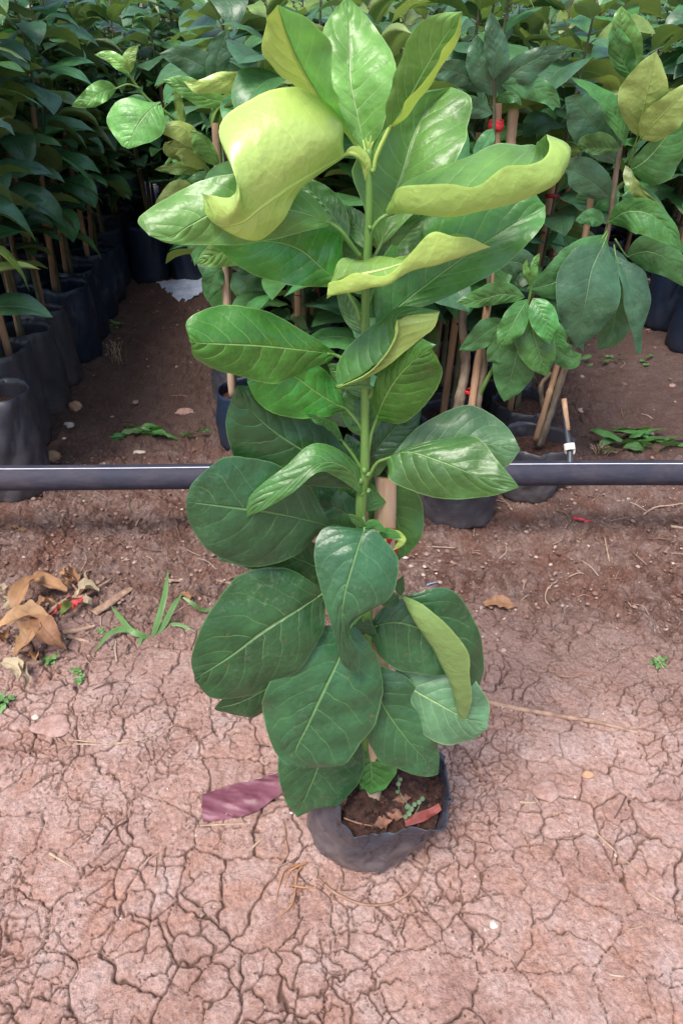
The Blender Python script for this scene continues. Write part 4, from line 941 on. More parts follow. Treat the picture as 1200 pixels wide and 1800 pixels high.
# middle block
for r in range(13):
    for c in range(7):
        if (c == 5 and r < 4) or (c == 6 and r < 8): continue
        x = .300 + (c - 3) * .198 - .03 * r * 0 + rs.uniform(-.012, .012); y = 1.44 + r * .215 + (0.0 if c < 4 else .11) + rs.uniform(-.02, .02)
        if r == 0: x = [-.30, -.098, .098, .294, .488][c]; y = [1.80, 1.62, 1.52, 1.435, 1.540][c]
        elif c < 2: y += .22 - .1 * c
        if c == 0: x -= .02 * r
        if (r, c) in ((0, 3), (0, 4), (0, 0), (1, 0)): continue                   # built by hand below
        if not inview(x, y): continue
        k = near_kinds[1] if r <= 1 and c in (1, 2, 3) else mid_kinds[rs.randint(4)]
        if r == 0: lab = 'sapling in a black bag %s behind the pipe and the front sapling' % ['', 'second from the left', 'in the middle'][c]
        else: lab = 'leafy green sapling packed in the shaded block right behind the front sapling'
        put(k, x, y, rs.uniform(.95, 1.05), rs.rand() * 6.28, lab, 'sapling', 'saplings in the middle block')
# right block, beyond the second path
for r in range(10):
    for c in range(5):
        x = 1.34 + c * .2 + rs.uniform(-.015, .015); y = 2.10 + r * .22 + rs.uniform(-.02, .02)
        if not inview(x, y, 60): continue
        put(mid_kinds[rs.randint(4)] if r > 3 else left_kinds[rs.randint(4)], x, y, rs.uniform(.98, 1.08), rs.rand() * 6.28, 'leafy sapling in the block at the right edge beyond the bare path', 'sapling', 'saplings in the right block')
for k in left_kinds + mid_kinds + near_kinds:
    if k not in used:
        for ch in list(k.children_recursive): bpy.data.objects.remove(ch)
        bpy.data.objects.remove(k)
# the mass of saplings beyond, too many and too far to tell apart
far_m = MB(); rs = np.random.RandomState(77)
for i in range(245):
    row = i // 35; x = -3.4 + (i % 35) * .2 + rs.uniform(-.03, .03); y = 4.75 + row * .3 + rs.uniform(-.05, .05); H = rs.uniform(1.1, 1.35) + row * .12
    tube(far_m, [np.array((x, y, 0)), np.array((x, y, H))], [.009, .003], n=3, seg=5, mi=3)
    tube(far_m, [np.array((x, y, 0)), np.array((x, y, .25))], [.085, .085], n=3, seg=10, mi=4)
    az = rs.rand() * 6
    for j in range(20):
        az += 2.4; z = .35 + (H - .38) * j / 19
        leaf3(far_m, (x, y, z), az, rs.uniform(.2, .7), rs.uniform(.15, .21), rs.uniform(.05, .065), rs.uniform(.6, 1.5), rs, rs.randint(2), nt=5, nu=1, roll=rs.uniform(-.5, .5))
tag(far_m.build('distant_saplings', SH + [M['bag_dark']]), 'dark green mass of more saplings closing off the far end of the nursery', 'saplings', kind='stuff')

# -------- hand laid saplings: the two at the pipe on the right, the bright one at upper left
def pstem(root, pts, Yb, rad, matn, name='stem', seg=9, knob=.25, seed=1, n=None):
    mb = MB(); tube(mb, [P(x, y, Yb + d) for x, y, d in pts], rad, n=n or 8 * len(pts), seg=seg, knob=knob, seed=seed); return mb.build(name, M[matn], root)
# the one in the rightmost bag
Yr = 1.54
r1 = empty('nursery_sapling', (0, 0, 0), 'tall sapling with broad drooping leaves in the rightmost bag behind the pipe', 'sapling', 'saplings in the middle block')
o, rows = bag_mesh('grow_bag', (.488, Yr), (.500, Yr + .005), .150, .083, .086, M['bag_dusty'], r1, seed=21, rim=[1.12, 1.1, 1, .98, 1, 1.02, 1, 1, 1, 1, 1.02, 1.0, .98, 1, 1.02, 1.08], segs=80, lean_noise=.005, crease=.006)
so = soil_mesh('soil', rows[11].copy(), M['soil_dark'], o, seed=8, segs=80)
pstem(r1, [(946, 782, 0), (968, 715, 0), (990, 652, 0.0), (1040, 500, .0), (1068, 400, -.005), (1082, 300, -.01), (1100, 200, -.01), (1118, 105, -.01)], Yr, [.013, .0115, .010, .0075, .0065, .006, .005, .004, .003], 'stem_brown', n=70, seed=4)
st = pstem(r1, [(940, 775, -.01), (962, 700, -.01), (975, 655, -.0), (1010, 520, 0), (1030, 400, .01), (1040, 330, .01)], Yr, [.0075, .0075, .007, .007], 'bamboo_old', 'stake')
pstem(r1, [(955, 722, .03), (950, 680, .03), (968, 655, .03)], Yr, [.006, .006, .005], 'stem_brown', 'stem')
K = dict(parent=r1, Y0=Yr, nt=24, nu=6)
LF('leaf_shade_green', [(1062, 412, -.02), (1038, 450, -.04), (1008, 480, -.05), (965, 500, -.05), (925, 508, -.05)], (40, .0), (44, .0), seed=201, pet=[(1070, 400, 0)])
LF('leaf_shade', [(1062, 425, -.03), (1040, 470, -.06), (1030, 520, -.08), (1020, 570, -.08), (1012, 612, -.08)], (58, .0), (56, .0), seed=202, pet=[(1070, 400, 0)], nt=30, nu=8)
LF('leaf_shade', [(1082, 452, -.02), (1105, 500, -.05), (1120, 560, -.06), (1122, 622, -.05)], [(1084, 450, -.02), (1132, 480, -.04), (1144, 530, -.05), (1128, 580, -.05), (1126, 622, -.05)], [(1080, 452, -.02), (1090, 500, -.06), (1100, 550, -.07), (1112, 590, -.06), (1116, 622, -.05)], seed=203, pet=[(1078, 430, 0)])
LF('leaf_shade_green', [(1060, 470, .02), (1080, 530, .02), (1075, 580, .01), (1050, 615, .0)], (34, .0), (38, .0), seed=204)
LF('leaf_shade_green', [(1100, 450, .0), (1140, 442, -.02), (1180, 462, -.03), (1215, 510, -.03)], (30, .0), (36, .01), seed=205, pet=[(1080, 420, 0)])
LF('leaf_mid', [(1068, 392, -.02), (1100, 372, -.05), (1140, 376, -.07), (1175, 405, -.08), (1196, 440, -.08)], (24, .0), (40, -.01), seed=206, pet=[(1066, 400, 0)])
LF('leaf_shade_green', [(1060, 392, -.02), (1040, 382, -.03), (1010, 388, -.03)], (16, 0), (16, 0), seed=207)
LF('leaf_shade', [(1072, 350, -.02), (1040, 320, -.03), (1005, 300, -.03), (990, 300, -.03)], (30, .0), (34, .0), seed=208, nt=20)
LF('leaf_shade', [(1085, 290, -.01), (1050, 230, -.02), (1020, 190, -.02), (992, 172, -.02)], (44, 0), (36, 0), seed=209)
LF('leaf_mid', [(1098, 258, -.03), (1080, 205, -.05), (1050, 165, -.06), (1004, 138, -.06)], (14, -.01), (20, .01), seed=210)
LF('leaf_olive', [(1120, 240, -.03), (1130, 190, -.05), (1142, 140, -.06), (1152, 90, -.06)], (48, 0), (38, -.01), seed=211, pet=[(1100, 290, 0)], under=True)
LF('leaf_olive', [(1124, 244, -.05), (1150, 215, -.07), (1185, 180, -.08), (1225, 140, -.08)], (26, 0), (36, 0), seed=212, pet=[(1100, 300, 0)], under=True)
LF('leaf_mid', [(1105, 300, -.01), (1135, 280, -.02), (1170, 240, -.02), (1210, 180, -.02)], (18, 0), (52, 0), seed=213)
LF('leaf_olive', [(1098, 290, -.04), (1112, 318, -.06), (1128, 340, -.06), (1165, 364, -.06)], (8, 0), (16, 0), seed=214)
LF('leaf_mid', [(1090, 262, -.03), (1060, 262, -.05), (1030, 262, -.05), (1022, 268, -.05)], (10, 0), (30, -.01), seed=215)
LF('leaf_mid', [(1112, 140, -.02), (1095, 110, -.03), (1082, 70, -.04), (1078, 40, -.04)], (20, 0), (26, 0), seed=216)
LF('leaf_bright', [(1116, 120, -.02), (1100, 80, -.03), (1090, 40, -.04), (1092, 10, -.04)], (20, 0), (30, 0), seed=217)
LF('leaf_shade_green', [(1092, 345, 0), (1120, 360, 0), (1150, 400, .0), (1160, 430, .0)], (34, 0), (28, 0), seed=218)
LF('leaf_shade_green', [(1086, 360, 0), (1066, 350, .02), (1046, 340, .04), (1010, 350, .05)], (24, 0), (30, 0), seed=219)
LF('leaf_shade', [(1100, 230, .02), (1130, 210, .04), (1160, 230, .05), (1190, 280, .05)], (40, 0), (30, 0), seed=220)
# the one in the bag left of it, with the low fresh shoot
Yq = 1.435
r2 = empty('nursery_sapling', (0, 0, 0), 'sapling with a low fresh shoot of small leaves, just right of the front sapling', 'sapling', 'saplings in the middle block')
o, rows = bag_mesh('grow_bag', (.294, Yq), (.288, Yq + .01), .165, .093, .088, M['bag_dusty'], r2, seed=23, segs=80, lean_noise=.005, crease=.006)
so = soil_mesh('soil', rows[12].copy(), M['soil_dark'], o, seed=9, segs=80)
for pts, rad in (([(800, 760, .0), (808, 700, .0), (818, 640, .02), (812, 560, .02), (818, 480, .03)], [.013, .012, .010, .008]),
                 ([(836, 760, .01), (840, 700, .0), (850, 640, 0), (845, 600, 0)], [.010, .009, .007])):
    pstem(r2, pts, Yq, rad, 'stem_brown', seed=6)
st = pstem(r2, [(822, 770, -.02), (830, 700, -.01), (842, 620, -.0), (856, 540, .01), (862, 480, .02), (868, 330, .04), (874, 182, .06)], Yq, [.009, .0085, .008, .008], 'bamboo_old', 'stake', n=40)
mb = MB(); c = P(871, 222, Yq + .055); tie(mb, c, .0135, .0115, 0, .0020); tie(mb, c + np.array((0, 0, .006)), .0125, .0110, 0, .0016); mb.build('tie', M['tie_red'], st)
mb = MB(); c = P(823, 688, Yq - .0); tie(mb, c, .011, .0105, 0, .0014); mb.build('tie', M['tie_red'], st)
pstem(r2, [(892, 330, .03), (896, 260, .04), (902, 192, .05)], Yq + .1, [.011, .011, .0105], 'bamboo', 'stake')
pstem(r2, [(838, 700, -.0), (870, 640, -.02), (905, 580, -.03), (928, 530, -.04), (936, 470, -.04)], Yq, [.006, .004, .003, .002], 'stem_green')
K = dict(parent=r2, Y0=Yq, nt=24, nu=6)
for s_, mt, md, wl_, wr_ in [(1, 'leaf_mid', [(922, 522, -.05), (880, 518, -.06), (840, 528, -.07), (800, 532, -.07)], 16, 24),
    (2, 'leaf_mid', [(926, 526, -.06), (908, 556, -.08), (890, 590, -.09), (876, 616, -.09)], 22, 22), (3, 'leaf_mid', [(936, 524, -.06), (952, 550, -.08), (962, 580, -.09), (966, 606, -.09)], 24, 26),
    (4, 'leaf_shade_green', [(890, 565, -.03), (860, 580, -.04), (835, 600, -.04), (806, 616, -.04)], 20, 22), (5, 'leaf_shade_green', [(920, 550, -.03), (896, 590, -.04), (870, 620, -.04), (856, 636, -.04)], 24, 22),
    (6, 'leaf_mid', [(930, 545, -.04), (938, 590, -.06), (950, 630, -.07), (960, 662, -.07)], 32, 36), (7, 'leaf_shade_green', [(915, 580, -.02), (905, 630, -.04), (895, 670, -.04), (885, 706, -.04)], 38, 36),
    (8, 'leaf_mid', [(950, 550, -.03), (972, 575, -.04), (984, 600, -.04), (990, 616, -.04)], 14, 14), (9, 'leaf_bright', [(934, 500, -.05), (936, 480, -.06), (940, 460, -.06), (948, 444, -.06)], 7, 8),
    (10, 'leaf_bright', [(932, 505, -.05), (926, 485, -.06), (922, 470, -.06), (926, 455, -.06)], 5, 7), (11, 'leaf_shade_green', [(960, 600, 0), (985, 620, 0), (1005, 630, .0), (1022, 622, .0)], 22, 22),
    (12, 'leaf_shade', [(872, 468, 0), (900, 460, 0), (925, 470, 0), (935, 500, 0)], 26, 26)]:
    LF(mt, md, (wl_, 0), (wr_, 0), seed=230 + s_)
for s_, mt, md, wl_, wr_ in [(1, 'leaf_shade_green', [(866, 226, .03), (856, 246, .02), (842, 268, .01), (836, 284, .01)], 12, 15), (2, 'leaf_shade', [(866, 200, .04), (830, 190, .03), (790, 190, .02), (752, 205, .02)], 20, 22),
    (3, 'leaf_shade', [(872, 170, .04), (850, 130, .03), (840, 95, .03), (838, 60, .03)], 26, 26), (4, 'leaf_shade', [(876, 170, .04), (900, 130, .03), (950, 100, .03), (1000, 80, .03)], 22, 28),
    (5, 'leaf_shade_green', [(874, 178, .03), (890, 168, .01), (906, 172, .0), (916, 186, .0)], 8, 14), (6, 'leaf_shade', [(862, 160, .05), (820, 135, .04), (785, 125, .03), (745, 140, .03)], 24, 24),
    (7, 'leaf_shade_green', [(880, 150, .03), (925, 150, .03), (960, 165, .03), (985, 190, .03)], 22, 24), (8, 'leaf_shade', [(868, 140, .02), (872, 100, .01), (866, 60, .01), (862, 20, .01)], 20, 24)]:
    LF(mt, md, (wl_, 0), (wr_, 0), seed=250 + s_)
pstem(r2, [(856, 540, .0), (862, 400, .02), (866, 260, .04), (868, 170, .04), (866, 100, .02), (864, 50, .01)], Yq, [.005, .004, .003, .002], 'stem_shade')
# bright sapling at upper left, in the bag at the left end of the middle block
Yl = 1.80
r3 = empty('nursery_sapling', (0, 0, 0), 'sapling with bright lime young leaves at upper left, leftmost of the middle block', 'sapling', 'saplings in the middle block')
o, rows = bag_mesh('grow_bag', (-.275, Yl), (-.27, Yl), .17, .088, .085, M['bag_dark'], r3, seed=25, segs=40, lean_noise=.006)
so = soil_mesh('soil', rows[12].copy(), M['soil_dark'], o, seed=10, segs=40)
pstem(r3, [(408, 700, 0), (403, 600, 0), (395, 470, 0), (384, 300, 0), (377, 165, 0)], Yl, [.011, .0105, .010], 'bamboo', 'stake', n=30, seed=8)
pstem(r3, [(410, 700, .02), (412, 560, .02), (405, 400, .02), (396, 260, .02), (392, 150, .02)], Yl, [.009, .007, .005, .003], 'stem_brown', n=30)
pstem(r3, [(396, 330, .0), (350, 280, -.04), (318, 222, -.07), (290, 196, -.09), (262, 176, -.10), (240, 150, -.11), (225, 128, -.12)], Yl, [.005, .004, .003, .0025], 'stem_green', n=30)
pstem(r3, [(398, 360, .0), (370, 310, -.04), (350, 280, -.06)], Yl, [.004, .003], 'stem_green')
K = dict(parent=r3, Y0=Yl, nt=26, nu=6)
LF('leaf_bright', [(282, 180, -.12), (258, 200, -.15), (238, 228, -.17), (222, 260, -.18)], [(284, 182, -.12), (290, 225, -.15), (268, 248, -.17), (226, 262, -.18)], [(276, 180, -.12), (212, 176, -.14), (188, 214, -.16), (214, 256, -.18)], seed=261, pet=[(274, 182, -.09)])
LF('leaf_bright', [(206, 155, -.12), (180, 162, -.14), (156, 176, -.15), (126, 188, -.15)], (18, .0), (22, .0), seed=262, pet=[(248, 156, -.11), (226, 148, -.12)], wav=.005)
LF('leaf_lime', [(228, 130, -.12), (212, 112, -.13), (190, 98, -.13), (166, 96, -.13)], (12, 0), (12, 0), seed=263)
LF('leaf_lime', [(230, 128, -.12), (226, 108, -.13), (232, 92, -.13), (244, 80, -.13)], (12, 0), (12, 0), seed=264)
LF('leaf_shade_green', [(262, 182, -.08), (240, 185, -.08), (215, 205, -.08), (200, 235, -.08)], (24, 0), (20, 0), seed=265)
LF('leaf_olive', [(385, 290, -.06), (340, 240, -.10), (310, 222, -.11), (270, 228, -.12)], [(388, 294, -.06), (352, 268, -.09), (308, 246, -.11), (270, 228, -.12)], [(386, 286, -.06), (340, 226, -.08), (308, 212, -.10), (270, 228, -.12)], seed=266, pet=[(396, 310, -.01)], under=True)
LF('leaf_bright', [(386, 292, -.07), (368, 262, -.09), (350, 240, -.10), (334, 230, -.10)], (24, 0), (10, 0), seed=267)
LF('leaf_olive', [(362, 296, -.05), (340, 284, -.07), (322, 272, -.08), (308, 272, -.08)], (12, 0), (16, 0), seed=268, under=True)
LF('leaf_olive', [(352, 302, -.03), (330, 296, -.05), (300, 296, -.06), (272, 298, -.06)], (12, 0), (12, 0), seed=269)
LF('leaf_olive', [(360, 260, -.02), (330, 262, -.03), (300, 258, -.03), (290, 250, -.03)], (22, 0), (16, 0), seed=270)
LF('leaf_lime', [(478, 162, -.10), (430, 138, -.12), (385, 142, -.13), (345, 148, -.13), (322, 142, -.13)], [(478, 166, -.10), (430, 168, -.11), (380, 164, -.12), (345, 164, -.13), (322, 142, -.13)], [(478, 158, -.10), (440, 128, -.12), (392, 126, -.13), (350, 140, -.13), (322, 142, -.13)], seed=271, under=True)
LF('leaf_bright', [(400, 180, -.05), (360, 172, -.06), (320, 150, -.07), (285, 140, -.07)], (18, 0), (22, 0), seed=272)
LF('leaf_olive', [(320, 226, -.04), (318, 200, -.04), (312, 170, -.04), (308, 152, -.04)], (8, 0), (8, 0), seed=273)
LF('leaf_lime', [(480, 170, -.12), (470, 140, -.13), (465, 110, -.14), (480, 80, -.14)], (14, 0), (26, 0), seed=274)
LF('leaf_mid', [(410, 220, -.03), (395, 195, -.04), (380, 205, -.05), (368, 215, -.05)], (16, 0), (16, 0), seed=275)
LF('leaf_mid', [(440, 200, 0), (410, 190, 0), (385, 200, 0), (368, 214, 0)], (22, 0), (16, 0), seed=276)
LF('leaf_olive', [(345, 352, -.05), (320, 335, -.07), (298, 345, -.08), (270, 368, -.08)], (14, 0), (20, 0), seed=277, under=True)
LF('leaf_mid', [(400, 330, -.02), (370, 318, -.04), (340, 325, -.05), (305, 350, -.05)], (20, 0), (18, 0), seed=278)
LF('leaf_shade_green', [(408, 480, .0), (430, 500, -.02), (450, 520, -.02), (460, 550, -.02)], (28, 0), (26, 0), seed=279)
LF('leaf_shade_green', [(400, 470, .0), (380, 480, -.02), (370, 505, -.02), (365, 530, -.02)], (20, 0), (20, 0), seed=280)
LF('leaf_shade_green', [(398, 440, .0), (420, 450, -.02), (460, 460, -.02), (490, 490, -.02)], (26, 0), (26, 0), seed=281)
LF('leaf_shade', [(392, 160, .0), (420, 130, -.02), (450, 110, -.02), (480, 100, -.02)], (26, 0), (26, 0), seed=282)
LF('leaf_shade', [(390, 150, .0), (360, 120, -.02), (320, 100, -.02), (280, 95, -.02)], (26, 0), (26, 0), seed=283)
LF('leaf_shade', [(390, 170, .0), (380, 120, -.02), (390, 80, -.02), (400, 50, -.02)], (26, 0), (22, 0), seed=284)
# ------------------------------------------------------------------ things lying about
def sheet(name, rows, material, label, cat, nu=24, nv=40, wr=0.003, freq=60, lift=0.004, seed=0, stretch=(1, 1)):
    g = [cr([GG(x, y, lift + z) for x, y, z in r], nv) for r in rows]; g = np.array(g)
    X_ = np.stack([cr(g[:, j], nu) for j in range(nv)], 1)
    N_ = wr * (fbm(X_[..., 0] * freq * stretch[0], X_[..., 1] * freq * stretch[1], seed, 3) - 0.35)
    N_ += wr * 1.1 * (1 - np.abs(2 * fbm(X_[..., 0] * freq * .25, X_[..., 1] * freq * 1.3 + X_[..., 0] * freq * .35, seed + 4, 4) - 1)) ** 4 - wr * .6
    X_[..., 2] += N_; F = [(i * nv + j, i * nv + j + 1, (i + 1) * nv + j + 1, (i + 1) * nv + j) for i in range(nu - 1) for j in range(nv - 1)]
    B_ = X_.copy(); B_[..., 2] -= 0.0005; k = nu * nv
    F += [tuple(reversed([a + k for a in f])) for f in F]
    mb = MB(); mb.add(np.concatenate([X_.reshape(-1, 3), B_.reshape(-1, 3)]), F); return tag(mb.build(name, M[material]), label, cat)
sheet('plastic_strip', [[(355, 1396, 0), (400, 1382, 0), (450, 1370, .004), (490, 1358, .002)], [(355, 1420, .003), (402, 1408, .002), (450, 1396, .005), (498, 1376, .004)], [(357, 1445, 0), (400, 1440, 0), (446, 1428, .002), (499, 1392, 0)]],
      'plastic_purple', 'crumpled purple plastic strip lying on the cracked ground left of the front bag', 'plastic strip', seed=3, wr=.0032)
sheet('plastic_sheet', [[(274, 497, 0), (300, 492, .012), (330, 490, .02), (362, 486, .012)], [(292, 512, .0), (310, 508, .02), (335, 506, .018), (361, 500, .02)], [(318, 532, 0), (330, 527, .012), (345, 520, .01), (360, 512, 0)]],
      'plastic_white', 'crumpled pale blue white plastic sheet on the dark path at the back', 'plastic sheet', seed=5, wr=.007, freq=22, nv=50)

def dleaf(pts, wl_, wr_, z, matn, label, seed, curl=0.02, cat='dry leaf', name='dry_leaf'):
    p = [GG(x, y, z + 0.004 + dz) for x, y, dz in pts]; p = np.array(p); rs = np.random.RandomState(seed)
    tg = np.gradient(p, axis=0); tg /= np.linalg.norm(tg, axis=1)[:, None]; up = np.array((0, 0, 1.0)); sd_ = np.cross(tg, up); sd_ /= np.linalg.norm(sd_, axis=1)[:, None]
    k = len(p); pr = PROF(np.linspace(0.03, 1, k), .8, .7)[:, None]
    Rr = p + sd_ * wr_ * pr + up * curl * pr * rs.uniform(.2, 1); Le = p - sd_ * wl_ * pr + up * curl * pr * rs.uniform(.2, 1)
    mb = MB(); blade(mb, p, Le, Rr, nt=26, nu=7, wav=.005, rag=.12, dome=-.15, seed=seed)
    return tag(mb.build(name, M[matn]), label, cat)
dleaf([(70, 1010, .03), (45, 1030, .04), (30, 1060, .03), (18, 1085, .01)], .02, .02, .012, 'leaf_dry', 'tan dry leaf standing at the top of the leaf heap on the left', 1)
dleaf([(40, 1068, .03), (20, 1060, .03), (0, 1072, .02)], .022, .02, .004, 'leaf_dry_pale', 'pale dry leaf at the left photo edge, halfway down the leaf heap', 2)
dleaf([(90, 1090, .03), (55, 1082, .04), (15, 1094, .04), (-25, 1120, .01)], .022, .026, .012, 'leaf_dry', 'large brown dry leaf lying across the left edge of the leaf heap', 3)
dleaf([(68, 1092, .04), (56, 1110, .04), (44, 1132, .03), (22, 1156, .004)], .020, .022, .008, 'leaf_dry', 'orange brown dry leaf pointing down from the middle of the leaf heap', 4)
dleaf([(60, 1085, .04), (78, 1104, .045), (96, 1124, .03), (118, 1142, .004)], .018, .022, .010, 'leaf_dry', 'spotted tan dry leaf at the lower right of the leaf heap', 5)
dleaf([(118, 1040, .02), (92, 1030, .025), (62, 1018, .02), (58, 1014, .02)], .014, .014, .004, 'leaf_dry', 'brown dry leaf at the top right of the leaf heap', 6)
dleaf([(140, 1028, .02), (130, 1008, .03), (120, 990, .02)], .008, .008, .004, 'leaf_dry', 'narrow rolled brown leaf above the red ribbon', 7)
dleaf([(175, 1040, .02), (155, 1034, .03), (140, 1046, .02), (130, 1060, .01)], .012, .012, .0, 'leaf_dry_pale', 'greyish crumpled leaf beside the red ribbon knot', 8)
dleaf([(4, 1164, .01), (20, 1168, .02), (34, 1180, .02), (32, 1196, .01)], .014, .012, .004, 'leaf_dry_pale', 'cream dry leaf below the leaf heap at the left photo edge', 9)
dleaf([(36, 1162, .01), (44, 1180, .02), (52, 1196, .01), (44, 1212, .0)], .006, .007, .004, 'leaf_dry_pale', 'small curled cream leaf just right of the cream leaf at the left edge', 10)
dleaf([(308, 1052, .0), (322, 1046, .01), (334, 1050, .012), (342, 1040, .012)], .009, .010, .002, 'leaf_dry', 'small orange dry leaf behind the tall grass blades', 11)
dleaf([(850, 1062, .0), (870, 1058, .008), (890, 1062, .006), (910, 1066, .004)], .016, .017, .002, 'leaf_dry', 'rusty orange dry leaf flat on the soil right of the front sapling', 12, curl=.008)
dleaf([(20, 925, 0), (40, 935, .004), (56, 930, .002)], .008, .006, .002, 'leaf_dry', 'brown leaf scrap beside the red scrap near the left edge', 13)
dleaf([(100, 1062, .01), (78, 1060, .02), (60, 1076, .01)], .010, .012, .004, 'leaf_dry', 'brown leaf scrap under the sticks of the leaf heap', 14)
dleaf([(130, 1062, .015), (118, 1072, .02), (104, 1084, .008)], .007, .008, .006, 'leaf_olive', 'yellow green wilted leaf between the sticks and the red ribbon', 15)
hr = np.random.RandomState(31)
for i in range(26):
    x0 = hr.uniform(-5, 150); y0 = hr.uniform(1005, 1150) if x0 < 90 else hr.uniform(1000, 1080); a = hr.uniform(0, 6.28); ln = hr.uniform(18, 30)
    pts = [(x0 + math.cos(a) * ln * t + hr.uniform(-4, 4), y0 + math.sin(a) * ln * .6 * t, .012 * hr.rand() + .008 * (1 - abs(2 * t - 1))) for t in (0, .5, 1)]
    o = dleaf(pts, hr.uniform(.006, .012), hr.uniform(.006, .013), hr.uniform(.002, .012), ['leaf_dry', 'leaf_dry_pale', 'scrap_brown'][i % 3], 'small crumpled brown leaf fragment in the litter heap at the left', 500 + i, name='leaf_fragment')
    o['group'] = 'leaf fragments in the litter heap'
# sticks
twig('dry_stick', [(78, 1082, .02), (120, 1052, .024), (150, 1046, .02), (196, 1018, .008)], .0045, 'wood_scrap', 'tan broken stick lying across the leaf heap beside the red ribbon', 'stick', seed=3)
twig('dry_stick', [(112, 1012, .01), (132, 1032, .02), (150, 1056, .02)], .0030, 'vine_brown', 'dark thin stick leaning over the top of the leaf heap', 'stick', seed=4)
twig('dry_stick', [(150, 1050, .01), (158, 1030, .02), (150, 1008, .02), (168, 1000, .01)], .0035, 'wood_scrap', 'forked grey twig above the red ribbon knot', 'stick', seed=5)
twig('dry_stick', [(232, 942), (242, 918), (250, 908)], .0022, 'straw', 'short pale twig on dark soil above the leaf heap', 'twig', seed=6)
twig('bark_piece', [(165, 1078), (190, 1062), (215, 1044), (232, 1034)], .012, 'wood_scrap', 'flat pale piece of bark lying between the leaf heap and the grass', 'bark', seed=7, ridge=.12, flat=.35)
twig('wood_chip', [(112, 1112), (138, 1108), (168, 1100)], .0058, 'wood_scrap', 'upper of two brown wood chips right of the leaf heap', 'wood chip', seed=8)
twig('wood_chip', [(120, 1118), (140, 1124), (158, 1128)], .0042, 'wood_scrap', 'lower of two brown wood chips right of the leaf heap', 'wood chip', seed=9)
twig('dry_stick', [(300, 1082), (318, 1070), (336, 1060)], .0026, 'wood_scrap', 'short brown stick behind the grass clump', 'stick', seed=10)
twig('dry_stick', [(374, 1020), (400, 1024), (424, 1030)], .0042, 'wood_scrap', 'pinkish stick partly under the left leaves of the sapling', 'stick', seed=11)
twig('dry_stick', [(270, 1016), (300, 1020), (332, 1022)], .0038, 'wood_scrap', 'short stick behind the tall grass blade', 'stick', seed=12)
twig('dry_stick', [(838, 1230), (900, 1244), (980, 1258), (1050, 1270), (1120, 1288)], .0052, 'wood_scrap', 'long weathered stick half sunk in the ground right of the sapling', 'stick', seed=13, lift=-.002)
twig('straw', [(118, 1300), (180, 1305), (240, 1302), (300, 1278), (355, 1240)], .0011, 'straw', 'long dry grass straw curving left of the sapling', 'straw', seed=14)
twig('straw', [(130, 1308), (200, 1308), (260, 1298)], .0013, 'straw', 'short straw lying along the long curved straw', 'straw', seed=15)
twig('straw', [(228, 1316), (256, 1354), (280, 1400), (320, 1436)], .0010, 'straw', 'thin straw running down towards the purple plastic strip', 'straw', seed=16)
twig('straw', [(353, 1451), (400, 1449), (442, 1447)], .0016, 'straw', 'straight straw along the lower edge of the purple plastic strip', 'straw', seed=17)
twig('straw', [(88, 1500), (108, 1512), (128, 1524)], .0018, 'straw', 'short pale straw alone on the cracked ground at lower left', 'straw', seed=18)
twig('straw', [(440, 1494), (452, 1482), (464, 1472)], .0020, 'straw', 'short stout straw left of the front bag', 'straw', seed=19)
twig('straw', [(1034, 1452), (1070, 1486), (1100, 1514), (1136, 1542)], .0012, 'straw', 'thin straw lying diagonally on the cracked ground at right', 'straw', seed=20)
twig('straw', [(1136, 1568), (1152, 1578), (1166, 1588)], .0013, 'straw', 'short straw near the right edge of the cracked ground', 'straw', seed=21)
twig('straw', [(912, 1410), (928, 1411), (942, 1410)], .0022, 'straw', 'tiny pale stick beside a round lump right of the front bag', 'straw', seed=22)
twig('straw', [(1098, 1636), (1120, 1630), (1142, 1626)], .0010, 'straw', 'faint straw at the lower right of the cracked ground', 'straw', seed=23)
twig('vine', [(560, 1545), (590, 1570), (640, 1590), (690, 1586), (728, 1560), (744, 1525), (746, 1490)], .0022, 'vine_brown', 'thin brown vine looped in front of the front bag', 'vine', seed=24, n=60, lift=.001)
twig('vine', [(980, 1020, .0), (962, 1035, .006), (958, 1054, .004), (970, 1068, .002), (990, 1078, 0)], .0015, 'straw', 'dry curled tendril on the rough soil right of the sapling', 'vine', seed=25, n=40)
twig('vine', [(972, 1186), (1000, 1190), (1030, 1184), (1052, 1182)], .0016, 'vine_brown', 'short dark tendril above the long stick', 'vine', seed=26)
twig('twig', [(1062, 945, .004), (1070, 985, .006), (1084, 1030, .002), (1110, 1068, 0)], .0018, 'straw', 'long dry weed stem bending over the soil at right', 'stem', seed=27, n=40)
twig('twig', [(1178, 925, .01), (1210, 930)], .0040, 'straw', 'root end poking in at the right edge below the pipe', 'root', seed=28)
twig('twig', [(1125, 908), (1150, 892, .004), (1180, 888, .004), (1215, 882)], .0024, 'straw', 'bent pale root below the right end of the pipe', 'root', seed=29)
twig('twig', [(1000, 940), (1020, 955), (1030, 962)], .0016, 'straw', 'short bent straw below the red ribbon at right', 'straw', seed=30)
twig('twig', [(800, 1072), (830, 1070), (852, 1068)], .0016, 'vine_brown', 'thin brown twig touching the rusty leaf', 'twig', seed=31)
twig('twig', [(895, 1016), (905, 1045), (915, 1078)], .0015, 'vine_brown', 'dark twig right of the rusty leaf', 'twig', seed=32)
